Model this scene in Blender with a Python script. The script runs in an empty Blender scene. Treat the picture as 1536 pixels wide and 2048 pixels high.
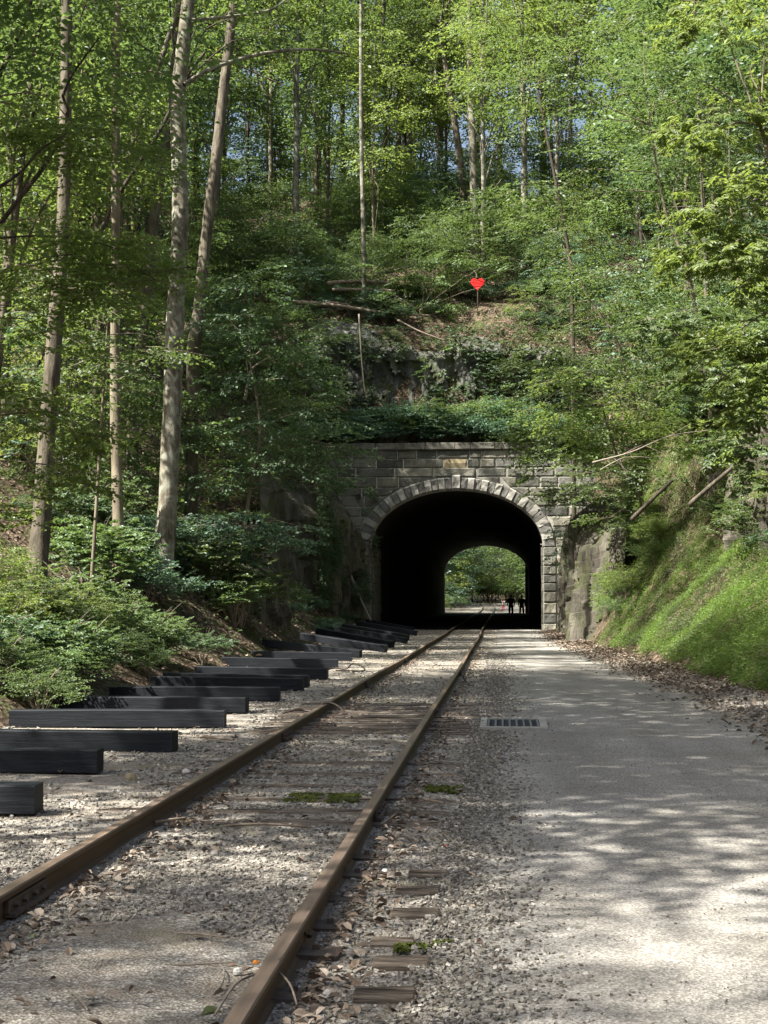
import bpy, math, random
import numpy as np
from mathutils import Vector
random.seed(7)
RNG = np.random.default_rng(11)
S = bpy.context.scene
COL = S.collection

# ------------------------------------------------------------------ camera
CAMZ = 1.54
FPX = 3050.0
PITCH = math.atan(176 / FPX)
YAW = math.atan(237 / FPX * math.cos(PITCH))
cd = bpy.data.cameras.new('camera'); cam = bpy.data.objects.new('camera', cd); COL.objects.link(cam)
cam.location = (0, 0, CAMZ); cam.rotation_euler = (math.pi / 2 + PITCH, 0, YAW)
cd.sensor_fit = 'VERTICAL'; cd.sensor_height = 24; cd.lens = FPX / 2048 * 24
cd.clip_end = 3000; cd.clip_start = 0.1
S.camera = cam
# ------------------------------------------------------------------ light
SUN = np.array([-0.66, -0.36, 0.95]); SUN /= np.linalg.norm(SUN)
SUN_EL = math.asin(SUN[2]); SUN_AZ = math.atan2(SUN[0], SUN[1])
w = bpy.data.worlds.new('World'); S.world = w; w.use_nodes = True
wn = w.node_tree.nodes; wl = w.node_tree.links
for n in list(wn): wn.remove(n)
sk = wn.new('ShaderNodeTexSky'); sk.sky_type = 'NISHITA'; sk.sun_disc = False
sk.sun_elevation = SUN_EL; sk.sun_rotation = SUN_AZ; sk.dust_density = 5.0; sk.air_density = 1.0
bg = wn.new('ShaderNodeBackground'); bg.inputs[1].default_value = 0.055
wo = wn.new('ShaderNodeOutputWorld'); hz = wn.new('ShaderNodeHueSaturation'); hz.inputs['Saturation'].default_value = 0.95; wl.new(sk.outputs[0], hz.inputs['Color']); wl.new(hz.outputs[0], bg.inputs[0]); wl.new(bg.outputs[0], wo.inputs[0])
sd = bpy.data.lights.new('sun', 'SUN'); sd.energy = 5.0; sd.angle = math.radians(0.5); sd.color = (1.0, 0.94, 0.85)
so = bpy.data.objects.new('sun', sd); COL.objects.link(so); so.location = (-30, -20, 60)
so.rotation_euler = Vector((-SUN[0], -SUN[1], -SUN[2])).to_track_quat('-Z', 'Y').to_euler()
S.view_settings.view_transform = 'Standard'; S.view_settings.look = 'None'
S.view_settings.gamma = 1.0; S.view_settings.use_curve_mapping = False
S.view_settings.exposure = 2.1
cy = S.cycles
cy.max_bounces = 6; cy.diffuse_bounces = 3; cy.glossy_bounces = 2; cy.transmission_bounces = 4
cy.use_denoising = True; cy.sample_clamp_indirect = 6.0
try: cy.denoiser = 'OPENIMAGEDENOISE'
except Exception: pass

# ------------------------------------------------------------------ projection helper (photo pixel + world Y -> point)
_R = np.array([math.cos(YAW), math.sin(YAW), 0.0])
_F = np.array([-math.sin(YAW) * math.cos(PITCH), math.cos(YAW) * math.cos(PITCH), math.sin(PITCH)])
_U = np.array([math.sin(YAW) * math.sin(PITCH), -math.cos(YAW) * math.sin(PITCH), math.cos(PITCH)])
def P(px, py, Y):
    d = _F + _R * (px - 768) / FPX + _U * (1024 - py) / FPX
    return np.array([0, 0, CAMZ]) + d * (Y / d[1])

# ------------------------------------------------------------------ noise
def _hash(i, j, k, s):
    h = (i.astype(np.int64) * 374761393 + j.astype(np.int64) * 668265263 + k.astype(np.int64) * 2147483647 + s * 144665) & 0xffffffff
    h = ((h ^ (h >> 13)) * 1274126177) & 0xffffffff
    return ((h ^ (h >> 16)) & 0xffffff) / float(0xffffff)
def vnoise(x, y, z=0.0, s=0):
    x, y, z = np.broadcast_arrays(np.asarray(x, float), np.asarray(y, float), np.asarray(z, float))
    i, j, k = np.floor(x), np.floor(y), np.floor(z)
    fx, fy, fz = x - i, y - j, z - k
    fx, fy, fz = [f * f * (3 - 2 * f) for f in (fx, fy, fz)]
    r = 0
    for a in (0, 1):
        for b in (0, 1):
            for c in (0, 1):
                r = r + _hash(i + a, j + b, k + c, s) * (fx if a else 1 - fx) * (fy if b else 1 - fy) * (fz if c else 1 - fz)
    return r * 2 - 1
def fbm(x, y, z=0.0, s=0, o=4):
    r = 0; a = 1.0; t = 0
    for q in range(o):
        r = r + a * vnoise(np.asarray(x) * 2 ** q, np.asarray(y) * 2 ** q, np.asarray(z) * 2 ** q, s + q * 17); t += a; a *= 0.5
    return r / t

# ------------------------------------------------------------------ mesh building
def mesh(name, V, faces, mat=None, smooth=False):
    """faces: list of int arrays (n,k)"""
    me = bpy.data.meshes.new(name)
    V = np.asarray(V, dtype=np.float32).reshape(-1, 3)
    if not isinstance(faces, (list, tuple)): faces = [faces]
    faces = [np.asarray(f, dtype=np.int32) for f in faces if len(f)]
    me.vertices.add(len(V)); me.vertices.foreach_set('co', V.ravel())
    nl = sum(f.size for f in faces); npoly = sum(len(f) for f in faces)
    me.loops.add(nl); me.loops.foreach_set('vertex_index', np.concatenate([f.ravel() for f in faces]))
    tot = np.concatenate([np.full(len(f), f.shape[1], dtype=np.int32) for f in faces])
    st = np.concatenate([[0], np.cumsum(tot)[:-1]]).astype(np.int32)
    me.polygons.add(npoly); me.polygons.foreach_set('loop_start', st); me.polygons.foreach_set('loop_total', tot)
    me.polygons.foreach_set('use_smooth', np.full(npoly, bool(smooth)))
    if mat: me.materials.append(mat)
    me.update(calc_edges=True)
    return me
def obj(name, me, parent=None, loc=(0, 0, 0), rot=(0, 0, 0), sc=1.0):
    o = bpy.data.objects.new(name, me); COL.objects.link(o)
    o.location = loc; o.rotation_euler = rot
    o.scale = (sc, sc, sc) if not hasattr(sc, '__len__') else sc
    if parent: o.parent = parent
    return o
def tag(o, label, cat, group=None, kind=None):
    o['label'] = label; o['category'] = cat
    if group: o['group'] = group
    if kind: o['kind'] = kind
    return o
def setting(o, kind='structure', label=None, cat=None):
    o['kind'] = kind
    if label: o['label'] = label
    if cat: o['category'] = cat
    return o
def empty(name, loc, rz=0.0, sc=1.0):
    o = bpy.data.objects.new(name, None); COL.objects.link(o)
    o.location = loc; o.rotation_euler = (0, 0, rz); o.scale = (sc, sc, sc); o.empty_display_size = 0.3
    return o
class MB:
    def __init__(s): s.V = []; s.F = {}; s.n = 0
    def add(s, V, *fs):
        V = np.asarray(V, float).reshape(-1, 3)
        for f in fs:
            f = np.asarray(f, int)
            if len(f): s.F.setdefault(f.shape[1], []).append(f + s.n)
        s.V.append(V); s.n += len(V)
    def box(s, c, d, rz=0.0, jit=0.0):
        q = np.array([[a, b, e] for a in (-.5, .5) for b in (-.5, .5) for e in (-.5, .5)]) * np.array(d)
        if jit: q += RNG.normal(0, jit, q.shape)
        cs, sn = math.cos(rz), math.sin(rz)
        q = np.stack([q[:, 0] * cs - q[:, 1] * sn, q[:, 0] * sn + q[:, 1] * cs, q[:, 2]], 1) + np.array(c)
        s.add(q, [[0, 1, 3, 2], [4, 6, 7, 5], [0, 4, 5, 1], [2, 3, 7, 6], [0, 2, 6, 4], [1, 5, 7, 3]])
    def tube(s, pts, rad, n=8, rough=0.0, cap=True, seed=0):
        pts = np.asarray(pts, float); m = len(pts); rad = np.broadcast_to(np.asarray(rad, float), (m,))
        T = np.gradient(pts, axis=0); T /= np.linalg.norm(T, axis=1)[:, None] + 1e-9
        ref = np.array([1.0, 0.07, 0.03]) if abs(T[:, 2]).mean() > 0.7 else np.array([0.02, 0.05, 1.0])
        A = np.cross(T, ref); A /= np.linalg.norm(A, axis=1)[:, None] + 1e-9; B = np.cross(T, A)
        th = np.arange(n) / n * 2 * math.pi
        r = rad[:, None] * np.ones((1, n))
        if rough:
            r = r * (1 + rough * vnoise(np.cos(th)[None] * 2.2 + seed, np.sin(th)[None] * 2.2, np.arange(m)[:, None] * 0.45, seed) +
                     0.5 * rough * vnoise(np.cos(th)[None] * 5, np.sin(th)[None] * 5 + seed, np.arange(m)[:, None] * 0.9, seed + 3))
        V = pts[:, None, :] + A[:, None, :] * (r * np.cos(th))[..., None] + B[:, None, :] * (r * np.sin(th))[..., None]
        i = np.arange(m - 1)[:, None] * n; j = np.arange(n)[None]; k = (j + 1) % n
        Q = np.stack([i + j, i + k, i + n + k, i + n + j], -1).reshape(-1, 4)
        fs = [Q]
        s.add(V.reshape(-1, 3), Q)
        if cap:
            b = s.n - m * n
            s.F.setdefault(n, []).append(np.array([[b + q for q in range(n)][::-1]]))
            s.F.setdefault(n, []).append(np.array([[b + (m - 1) * n + q for q in range(n)]]))
    def mesh(s, name, mat, smooth=False):
        return mesh(name, np.concatenate(s.V), [np.concatenate(v) for v in s.F.values()], mat, smooth)
def spline(pts, n):
    pts = np.asarray(pts, float); m = len(pts)
    t = np.linspace(0, m - 1, n); i = np.clip(t.astype(int), 0, m - 2); f = (t - i)[:, None]
    p0 = pts[np.clip(i - 1, 0, m - 1)]; p1 = pts[i]; p2 = pts[i + 1]; p3 = pts[np.clip(i + 2, 0, m - 1)]
    return 0.5 * ((2 * p1) + (-p0 + p2) * f + (2 * p0 - 5 * p1 + 4 * p2 - p3) * f ** 2 + (-p0 + 3 * p1 - 3 * p2 + p3) * f ** 3)

# ------------------------------------------------------------------ materials
def newmat(name):
    m = bpy.data.materials.new(name); m.use_nodes = True
    nt = m.node_tree
    for n in list(nt.nodes): nt.nodes.remove(n)
    return m, nt
def N(nt, t, **kw):
    n = nt.nodes.new(t)
    for k, v in kw.items():
        if k.startswith('i_'):
            key = k[2:]; key = int(key) if key.isdigit() else key
            n.inputs[key].default_value = v
        else: setattr(n, k, v)
    return n
def ramp(nt, src, stops):
    r = nt.nodes.new('ShaderNodeValToRGB'); e = r.color_ramp.elements
    while len(e) < len(stops): e.new(0.5)
    for q, (p, c) in enumerate(stops):
        e[q].position = p; e[q].color = (c[0], c[1], c[2], 1)
    nt.links.new(src, r.inputs[0]); return r
def noise(nt, vec, scale, detail=4, rough=0.55, dist=0.0):
    n = N(nt, 'ShaderNodeTexNoise'); n.inputs['Scale'].default_value = scale; n.inputs['Detail'].default_value = detail
    n.inputs['Roughness'].default_value = rough; n.inputs['Distortion'].default_value = dist
    if vec is not None: nt.links.new(vec, n.inputs['Vector'])
    return n
def mixc(nt, a, b, fac, mode='MIX'):
    m = nt.nodes.new('ShaderNodeMix'); m.data_type = 'RGBA'; m.blend_type = mode
    for s, v in ((m.inputs[0], fac), (m.inputs[6], a), (m.inputs[7], b)):
        if hasattr(v, 'is_output') or isinstance(v, bpy.types.NodeSocket): nt.links.new(v, s)
        elif isinstance(v, (tuple, list)): s.default_value = (v[0], v[1], v[2], 1)
        else: s.default_value = v
    return m.outputs[2]
def finish(nt, col, rough=0.85, bump=None, bstr=0.5, bdist=0.02, spec=0.3):
    b = N(nt, 'ShaderNodeBsdfPrincipled'); o = N(nt, 'ShaderNodeOutputMaterial')
    if isinstance(col, (tuple, list)): b.inputs['Base Color'].default_value = (*col[:3], 1)
    else: nt.links.new(col, b.inputs['Base Color'])
    if isinstance(rough, (int, float)): b.inputs['Roughness'].default_value = rough
    else: nt.links.new(rough, b.inputs['Roughness'])
    b.inputs['Specular IOR Level'].default_value = spec
    if bump is not None:
        bn = N(nt, 'ShaderNodeBump'); bn.inputs['Strength'].default_value = bstr; bn.inputs['Distance'].default_value = bdist
        nt.links.new(bump, bn.inputs['Height']); nt.links.new(bn.outputs[0], b.inputs['Normal'])
    nt.links.new(b.outputs[0], o.inputs[0])
def geo(nt): return N(nt, 'ShaderNodeNewGeometry')
def simple(name, c1, c2, scale, rough=0.85, bstr=0.3, bdist=0.01, stretch=(1, 1, 1), c3=None, spec=0.3, local=True):
    m, nt = newmat(name)
    tc = N(nt, 'ShaderNodeTexCoord'); mp = N(nt, 'ShaderNodeMapping'); mp.inputs['Scale'].default_value = stretch
    nt.links.new(tc.outputs['Object'] if local else geo(nt).outputs['Position'], mp.inputs['Vector'])
    n = noise(nt, mp.outputs[0], scale, 6, 0.62)
    st = [(0.32, c1), (0.68, c2)] if c3 is None else [(0.28, c1), (0.5, c2), (0.7, c3)]
    r = ramp(nt, n.outputs[0], st)
    finish(nt, r.outputs[0], rough, n.outputs[0], bstr, bdist, spec)
    return m

def leafmat(name, dark, light, trans, gloss=0.12, tfac=0.42, hue=0.0):
    m, nt = newmat(name); L = nt.links
    g = geo(nt); oi = N(nt, 'ShaderNodeObjectInfo')
    ri = g.outputs['Random Per Island']
    c = ramp(nt, ri, [(0.0, dark), (0.55, [(a + b) / 2 for a, b in zip(dark, light)]), (1.0, light)])
    ov = N(nt, 'ShaderNodeMapRange'); ov.inputs[3].default_value = 0.75; ov.inputs[4].default_value = 1.3
    L.new(oi.outputs['Random'], ov.inputs[0])
    hs = N(nt, 'ShaderNodeHueSaturation'); L.new(c.outputs[0], hs.inputs['Color']); L.new(ov.outputs[0], hs.inputs['Value'])
    hv = N(nt, 'ShaderNodeMapRange'); hv.inputs[3].default_value = 0.485; hv.inputs[4].default_value = 0.52
    L.new(oi.outputs['Random'], hv.inputs[0]); L.new(hv.outputs[0], hs.inputs['Hue'])
    df = N(nt, 'ShaderNodeBsdfDiffuse'); L.new(hs.outputs[0], df.inputs[0])
    tr = N(nt, 'ShaderNodeBsdfTranslucent')
    tm = mixc(nt, hs.outputs[0], trans, 0.65); L.new(tm, tr.inputs[0])
    m1 = N(nt, 'ShaderNodeMixShader'); m1.inputs[0].default_value = tfac; L.new(df.outputs[0], m1.inputs[1]); L.new(tr.outputs[0], m1.inputs[2])
    gl = N(nt, 'ShaderNodeBsdfGlossy'); gl.inputs['Roughness'].default_value = 0.55; gl.inputs[0].default_value = (0.9, 0.95, 1, 1)
    m2 = N(nt, 'ShaderNodeMixShader'); m2.inputs[0].default_value = gloss; L.new(m1.outputs[0], m2.inputs[1]); L.new(gl.outputs[0], m2.inputs[2])
    o = N(nt, 'ShaderNodeOutputMaterial'); L.new(m2.outputs[0], o.inputs[0])
    return m
LEAF_Y = leafmat('leaf_yellow_green', (0.082, 0.122, 0.030), (0.168, 0.220, 0.062), (0.29, 0.38, 0.07), tfac=0.50, gloss=0.03)
LEAF_M = leafmat('leaf_mid_green', (0.048, 0.082, 0.028), (0.122, 0.172, 0.060), (0.20, 0.30, 0.06), tfac=0.44, gloss=0.035)
LEAF_D = leafmat('leaf_deep_green', (0.034, 0.064, 0.028), (0.088, 0.132, 0.060), (0.13, 0.215, 0.055), tfac=0.40, gloss=0.035)
LEAF_B = leafmat('leaf_blue_green', (0.040, 0.086, 0.052), (0.090, 0.155, 0.096), (0.12, 0.22, 0.08), tfac=0.38, gloss=0.035)
LEAF_G = leafmat('leaf_ground_cover', (0.082, 0.148, 0.030), (0.155, 0.240, 0.056), (0.25, 0.39, 0.06), tfac=0.46, gloss=0.02)

def barkmat(name, c1, c2, c3, sx=6.0, lich=None, lfac=0.5):
    m, nt = newmat(name); L = nt.links
    tc = N(nt, 'ShaderNodeTexCoord'); mp = N(nt, 'ShaderNodeMapping'); mp.inputs['Scale'].default_value = (sx, sx, sx * 0.16)
    L.new(tc.outputs['Object'], mp.inputs[0])
    n1 = noise(nt, mp.outputs[0], 2.2, 6, 0.65, 0.4); r = ramp(nt, n1.outputs[0], [(0.3, c1), (0.52, c2), (0.72, c3)])
    col = r.outputs[0]
    if lich:
        n2 = noise(nt, tc.outputs['Object'], 3.2, 5, 0.62, 0.6); rr = ramp(nt, n2.outputs[0], [(0.46, (0, 0, 0)), (0.60, (lfac,) * 3)])
        col = mixc(nt, col, lich, rr.outputs[0])
    n3 = noise(nt, tc.outputs['Object'], 1.1, 3, 0.5); r3 = ramp(nt, n3.outputs[0], [(0.35, (0.62, 0.62, 0.6)), (0.65, (1, 1, 1))])
    col = mixc(nt, col, r3.outputs[0], 1.0, 'MULTIPLY')
    finish(nt, col, 0.9, n1.outputs[0], 0.9, 0.03, 0.15)
    return m
BARK = barkmat('bark_grey_brown', (0.045, 0.038, 0.028), (0.12, 0.105, 0.08), (0.20, 0.18, 0.14))
BARK_P = barkmat('bark_pale_mottled', (0.055, 0.048, 0.036), (0.155, 0.14, 0.105), (0.27, 0.25, 0.20), 5.0, (0.33, 0.34, 0.28), 0.7)
BARK_D = barkmat('bark_dark', (0.025, 0.020, 0.015), (0.06, 0.05, 0.038), (0.11, 0.095, 0.07))
BARK_S = barkmat('bark_smooth', (0.12, 0.10, 0.07), (0.19, 0.165, 0.12), (0.26, 0.235, 0.18), 3.0)
DEADWOOD = simple('dead_wood', (0.07, 0.052, 0.038), (0.19, 0.155, 0.115), 9, 0.9, 0.6, 0.01, (1, 1, 1), (0.27, 0.235, 0.19))
TWIG = simple('twig_bark', (0.14, 0.115, 0.09), (0.28, 0.24, 0.19), 20, 0.85)

def litter_mat(name, greens=0.3):
    m, nt = newmat(name); L = nt.links
    pos = geo(nt).outputs['Position']
    v = N(nt, 'ShaderNodeTexVoronoi', feature='F1'); v.inputs['Scale'].default_value = 11; L.new(pos, v.inputs['Vector'])
    sep = N(nt, 'ShaderNodeSeparateColor'); L.new(v.outputs['Color'], sep.inputs[0])
    c = ramp(nt, sep.outputs[0], [(0.0, (0.028, 0.021, 0.015)), (0.45, (0.07, 0.052, 0.036)), (0.8, (0.125, 0.096, 0.068)), (1.0, (0.21, 0.17, 0.125))])
    n = noise(nt, pos, 0.9, 5, 0.6); gm = ramp(nt, n.outputs[0], [(0.50, (0, 0, 0)), (0.64, (greens,) * 3)])
    col = mixc(nt, c.outputs[0], (0.05, 0.075, 0.02), gm.outputs[0])
    n2 = noise(nt, pos, 0.35, 4, 0.6); d = ramp(nt, n2.outputs[0], [(0.3, (0.6, 0.58, 0.55)), (0.7, (1, 1, 1))])
    col = mixc(nt, col, d.outputs[0], 1.0, 'MULTIPLY')
    finish(nt, col, 0.95, v.outputs['Distance'], 0.8, 0.05, 0.1)
    return m
LITTER = litter_mat('leaf_litter_soil', 0.7)

def ballast_mat():
    m, nt = newmat('ballast_and_grit'); L = nt.links
    pos = geo(nt).outputs['Position']
    v = N(nt, 'ShaderNodeTexVoronoi', feature='F1'); v.inputs['Scale'].default_value = 62; L.new(pos, v.inputs['Vector'])
    sep = N(nt, 'ShaderNodeSeparateColor'); L.new(v.outputs['Color'], sep.inputs[0])
    c = ramp(nt, sep.outputs[0], [(0.0, (0.10, 0.092, 0.078)), (0.4, (0.20, 0.185, 0.16)), (0.75, (0.30, 0.285, 0.25)), (1.0, (0.46, 0.44, 0.40))])
    n = noise(nt, pos, 1.6, 6, 0.65); dirt = ramp(nt, n.outputs[0], [(0.42, (0, 0, 0)), (0.62, (0.75,) * 3)])
    col = mixc(nt, c.outputs[0], (0.19, 0.162, 0.125), dirt.outputs[0])
    n4 = noise(nt, pos, 0.8, 6, 0.7); mo = ramp(nt, n4.outputs[0], [(0.59, (0, 0, 0)), (0.68, (0.5,) * 3)])
    col = mixc(nt, col, (0.12, 0.135, 0.035), mo.outputs[0])
    n5 = noise(nt, pos, 140, 2, 0.5); f = ramp(nt, n5.outputs[0], [(0.3, (0.62,) * 3), (0.7, (1.25,) * 3)])
    col = mixc(nt, col, f.outputs[0], 1.0, 'MULTIPLY')
    finish(nt, col, 0.93, v.outputs['Distance'], 0.9, 0.012, 0.2)
    return m
BALLAST = ballast_mat()
def path_mat():
    m, nt = newmat('compacted_stone_dust'); L = nt.links
    pos = geo(nt).outputs['Position']
    v = N(nt, 'ShaderNodeTexVoronoi', feature='F1'); v.inputs['Scale'].default_value = 95; L.new(pos, v.inputs['Vector'])
    sep = N(nt, 'ShaderNodeSeparateColor'); L.new(v.outputs['Color'], sep.inputs[0])
    c = ramp(nt, sep.outputs[1], [(0.0, (0.135, 0.131, 0.120)), (0.5, (0.222, 0.216, 0.198)), (1.0, (0.36, 0.35, 0.322))])
    n = noise(nt, pos, 0.7, 6, 0.62); r = ramp(nt, n.outputs[0], [(0.35, (0.82, 0.80, 0.76)), (0.65, (1.05, 1.05, 1.05))])
    col = mixc(nt, c.outputs[0], r.outputs[0], 1.0, 'MULTIPLY')
    mp = N(nt, 'ShaderNodeMapping'); mp.inputs['Scale'].default_value = (1.7, 0.10, 1); L.new(pos, mp.inputs[0])
    n2 = noise(nt, mp.outputs[0], 1.0, 3, 0.5); r2 = ramp(nt, n2.outputs[0], [(0.4, (0.88, 0.88, 0.88)), (0.6, (1.05, 1.05, 1.06))])
    col = mixc(nt, col, r2.outputs[0], 1.0, 'MULTIPLY')
    finish(nt, col, 0.95, v.outputs['Distance'], 0.55, 0.006, 0.2)
    return m
PATHM = path_mat()
def stone_island(name, stops, rough=0.85):
    m, nt = newmat(name); g = geo(nt)
    r = ramp(nt, g.outputs['Random Per Island'], stops)
    n = noise(nt, g.outputs['Position'], 60, 3, 0.6); r2 = ramp(nt, n.outputs[0], [(0.3, (0.66,) * 3), (0.7, (0.98, 0.96, 0.93))])
    finish(nt, mixc(nt, r.outputs[0], r2.outputs[0], 1.0, 'MULTIPLY'), rough, None, spec=0.15)
    return m
STONES = stone_island('loose_ballast_stone', [(0.0, (0.11, 0.10, 0.082)), (0.35, (0.185, 0.173, 0.150)), (0.7, (0.265, 0.252, 0.224)), (0.94, (0.35, 0.336, 0.305)), (1.0, (0.52, 0.50, 0.46))])
DRYLEAF = stone_island('dry_leaf', [(0.0, (0.08, 0.055, 0.04)), (0.4, (0.17, 0.13, 0.10)), (0.75, (0.28, 0.23, 0.18)), (1.0, (0.40, 0.35, 0.30))], 0.7)
def rock_mat(name, cs, moss=0.55):
    m, nt = newmat(name); L = nt.links
    g = geo(nt); pos = g.outputs['Position']
    mp = N(nt, 'ShaderNodeMapping'); mp.inputs['Scale'].default_value = (1.6, 1.6, 0.35); L.new(pos, mp.inputs[0])
    n = noise(nt, mp.outputs[0], 1.6, 8, 0.68, 0.5)
    c = ramp(nt, n.outputs[0], [(0.28, cs[0]), (0.48, cs[1]), (0.66, cs[2])])
    n2 = noise(nt, pos, 1.3, 6, 0.62); mr = ramp(nt, n2.outputs[0], [(0.48, (0, 0, 0)), (0.62, (moss,) * 3)])
    col = mixc(nt, c.outputs[0], (0.055, 0.068, 0.022), mr.outputs[0])
    n3 = noise(nt, mp.outputs[0], 9, 6, 0.7)
    finish(nt, col, 0.9, n3.outputs[0], 0.9, 0.07, 0.2)
    return m
ROCK = rock_mat('schist_rock', [(0.025, 0.023, 0.018), (0.068, 0.062, 0.050), (0.135, 0.125, 0.10)], 0.75)
ROCK_G = rock_mat('pale_schist_rock', [(0.03, 0.03, 0.026), (0.075, 0.076, 0.068), (0.16, 0.168, 0.152)], 0.85)
def block_mat():
    m, nt = newmat('rough_sandstone'); L = nt.links
    g = geo(nt); pos = g.outputs['Position']; oi = N(nt, 'ShaderNodeObjectInfo')
    n = noise(nt, pos, 3.5, 7, 0.68); c = ramp(nt, n.outputs[0], [(0.3, (0.12, 0.12, 0.106)), (0.7, (0.23, 0.227, 0.20))])
    v = ramp(nt, oi.outputs['Random'], [(0.0, (0.62, 0.64, 0.66)), (0.5, (0.95, 0.95, 0.94)), (0.85, (1.2, 1.18, 1.12)), (1.0, (1.65, 1.6, 1.5))])
    col = mixc(nt, c.outputs[0], v.outputs[0], 1.0, 'MULTIPLY')
    n2 = noise(nt, pos, 0.6, 6, 0.65); d = ramp(nt, n2.outputs[0], [(0.38, (0.55, 0.56, 0.53)), (0.62, (1, 1, 1))])
    col = mixc(nt, col, d.outputs[0], 1.0, 'MULTIPLY')
    n3 = noise(nt, pos, 7, 8, 0.7)
    finish(nt, col, 0.9, n3.outputs[0], 0.9, 0.06, 0.2)
    return m
BLOCK = block_mat()
BLOCK_L = simple('dressed_pale_stone', (0.23, 0.227, 0.205), (0.37, 0.363, 0.325), 4, 0.85, 0.6, 0.03, local=False)
BLOCK_K = simple('dressed_dark_stone', (0.10, 0.10, 0.092), (0.18, 0.178, 0.162), 5, 0.88, 0.6, 0.03, local=False)
COPING = simple('stained_coping_stone', (0.045, 0.045, 0.038), (0.16, 0.155, 0.13), 2.2, 0.9, 0.7, 0.03, local=False)
TAN = simple('tan_tablet_stone', (0.21, 0.175, 0.105), (0.31, 0.265, 0.165), 6, 0.85, 0.4, 0.01, local=False)
MORTAR = simple('lime_mortar', (0.26, 0.255, 0.225), (0.40, 0.39, 0.35), 8, 0.95, 0.4, 0.01, local=False)
LINING_SHADE = simple('shade_dark_brick', (0.014, 0.014, 0.012), (0.045, 0.043, 0.038), 3, 0.95, 0.5, 0.04, local=False, spec=0.1)  # brick colour darkened to put the bore's shade into it
DARKFLOOR = simple('shade_dark_floor', (0.012, 0.012, 0.011), (0.030, 0.029, 0.027), 5, 0.9, 0.4, 0.02, local=False, spec=0.1)  # floor colour lowered to stand in for the darkness inside the tunnel
def timber_mat():
    m, nt = newmat('creosoted_timber'); L = nt.links
    tc = N(nt, 'ShaderNodeTexCoord'); mp = N(nt, 'ShaderNodeMapping'); mp.inputs['Scale'].default_value = (0.9, 14, 14); L.new(tc.outputs['Object'], mp.inputs[0])
    n = noise(nt, mp.outputs[0], 2.5, 7, 0.7, 0.5); c = ramp(nt, n.outputs[0], [(0.3, (0.005, 0.006, 0.008)), (0.6, (0.012, 0.015, 0.020)), (0.78, (0.032, 0.034, 0.040))])
    v = N(nt, 'ShaderNodeTexVoronoi'); v.inputs['Scale'].default_value = 9; mp2 = N(nt, 'ShaderNodeMapping'); mp2.inputs['Scale'].default_value = (1.6, 5, 5)
    L.new(tc.outputs['Object'], mp2.inputs[0]); L.new(mp2.outputs[0], v.inputs[0])
    vr = ramp(nt, v.outputs['Distance'], [(0.03, (0.15,) * 3), (0.09, (1, 1, 1))])
    col = mixc(nt, c.outputs[0], vr.outputs[0], 1.0, 'MULTIPLY')
    finish(nt, col, 0.6, n.outputs[0], 0.6, 0.01, 0.2)
    return m
TIMBER = timber_mat()
def tie_mat():
    m, nt = newmat('weathered_tie_wood'); L = nt.links
    tc = N(nt, 'ShaderNodeTexCoord'); mp = N(nt, 'ShaderNodeMapping'); mp.inputs['Scale'].default_value = (1.2, 26, 26); L.new(tc.outputs['Object'], mp.inputs[0])
    n = noise(nt, mp.outputs[0], 2.0, 6, 0.7, 0.3); c = ramp(nt, n.outputs[0], [(0.36, (0.035, 0.027, 0.02)), (0.5, (0.12, 0.10, 0.08)), (0.7, (0.24, 0.205, 0.165))])
    finish(nt, c.outputs[0], 0.9, n.outputs[0], 1.0, 0.02, 0.15)
    return m
TIE = tie_mat()
def rail_mat():
    m, nt = newmat('rusty_rail_steel'); L = nt.links
    tc = N(nt, 'ShaderNodeTexCoord'); g = geo(nt)
    mp = N(nt, 'ShaderNodeMapping'); mp.inputs['Scale'].default_value = (30, 0.8, 30); L.new(tc.outputs['Object'], mp.inputs[0])
    n = noise(nt, mp.outputs[0], 1.5, 6, 0.65); n2 = noise(nt, tc.outputs['Object'], 5, 6, 0.7)
    c = ramp(nt, n.outputs[0], [(0.3, (0.105, 0.076, 0.058)), (0.7, (0.20, 0.148, 0.112))])
    side = mixc(nt, (0.045, 0.032, 0.016), (0.085, 0.052, 0.025), n2.outputs[0])
    sx = N(nt, 'ShaderNodeSeparateXYZ'); L.new(g.outputs['Normal'], sx.inputs[0])
    so_ = N(nt, 'ShaderNodeSeparateXYZ'); L.new(tc.outputs['Object'], so_.inputs[0])
    r = ramp(nt, sx.outputs[2], [(0.35, (0, 0, 0)), (0.8, (1, 1, 1))])
    hz = N(nt, 'ShaderNodeMath', operation='GREATER_THAN'); hz.inputs[1].default_value = 0.07; L.new(so_.outputs[2], hz.inputs[0])
    mu = N(nt, 'ShaderNodeMath', operation='MULTIPLY'); L.new(r.outputs[0], mu.inputs[0]); L.new(hz.outputs[0], mu.inputs[1])
    col = mixc(nt, side, c.outputs[0], mu.outputs[0])
    ro = ramp(nt, mu.outputs[0], [(0.0, (0.8,) * 3), (1.0, (0.42,) * 3)])
    finish(nt, col, ro.outputs[0], n2.outputs[0], 0.25, 0.004, 0.5)
    return m
RAIL = rail_mat()
STEEL = simple('dark_rusty_steel', (0.035, 0.026, 0.02), (0.085, 0.06, 0.045), 18, 0.65, 0.4, 0.004, spec=0.4)
GREYSTEEL = simple('galvanised_grate', (0.10, 0.11, 0.12), (0.17, 0.18, 0.19), 15, 0.5, spec=0.4)
DARKPIT = simple('dark_drain_mesh', (0.055, 0.06, 0.07), (0.085, 0.092, 0.105), 20, 0.7)
CONC = simple('drain_concrete', (0.23, 0.225, 0.20), (0.33, 0.325, 0.295), 8, 0.9, 0.3, 0.005)
RED = simple('red_painted_board', (0.62, 0.012, 0.010), (0.80, 0.022, 0.018), 6, 0.5, 0.1)
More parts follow.
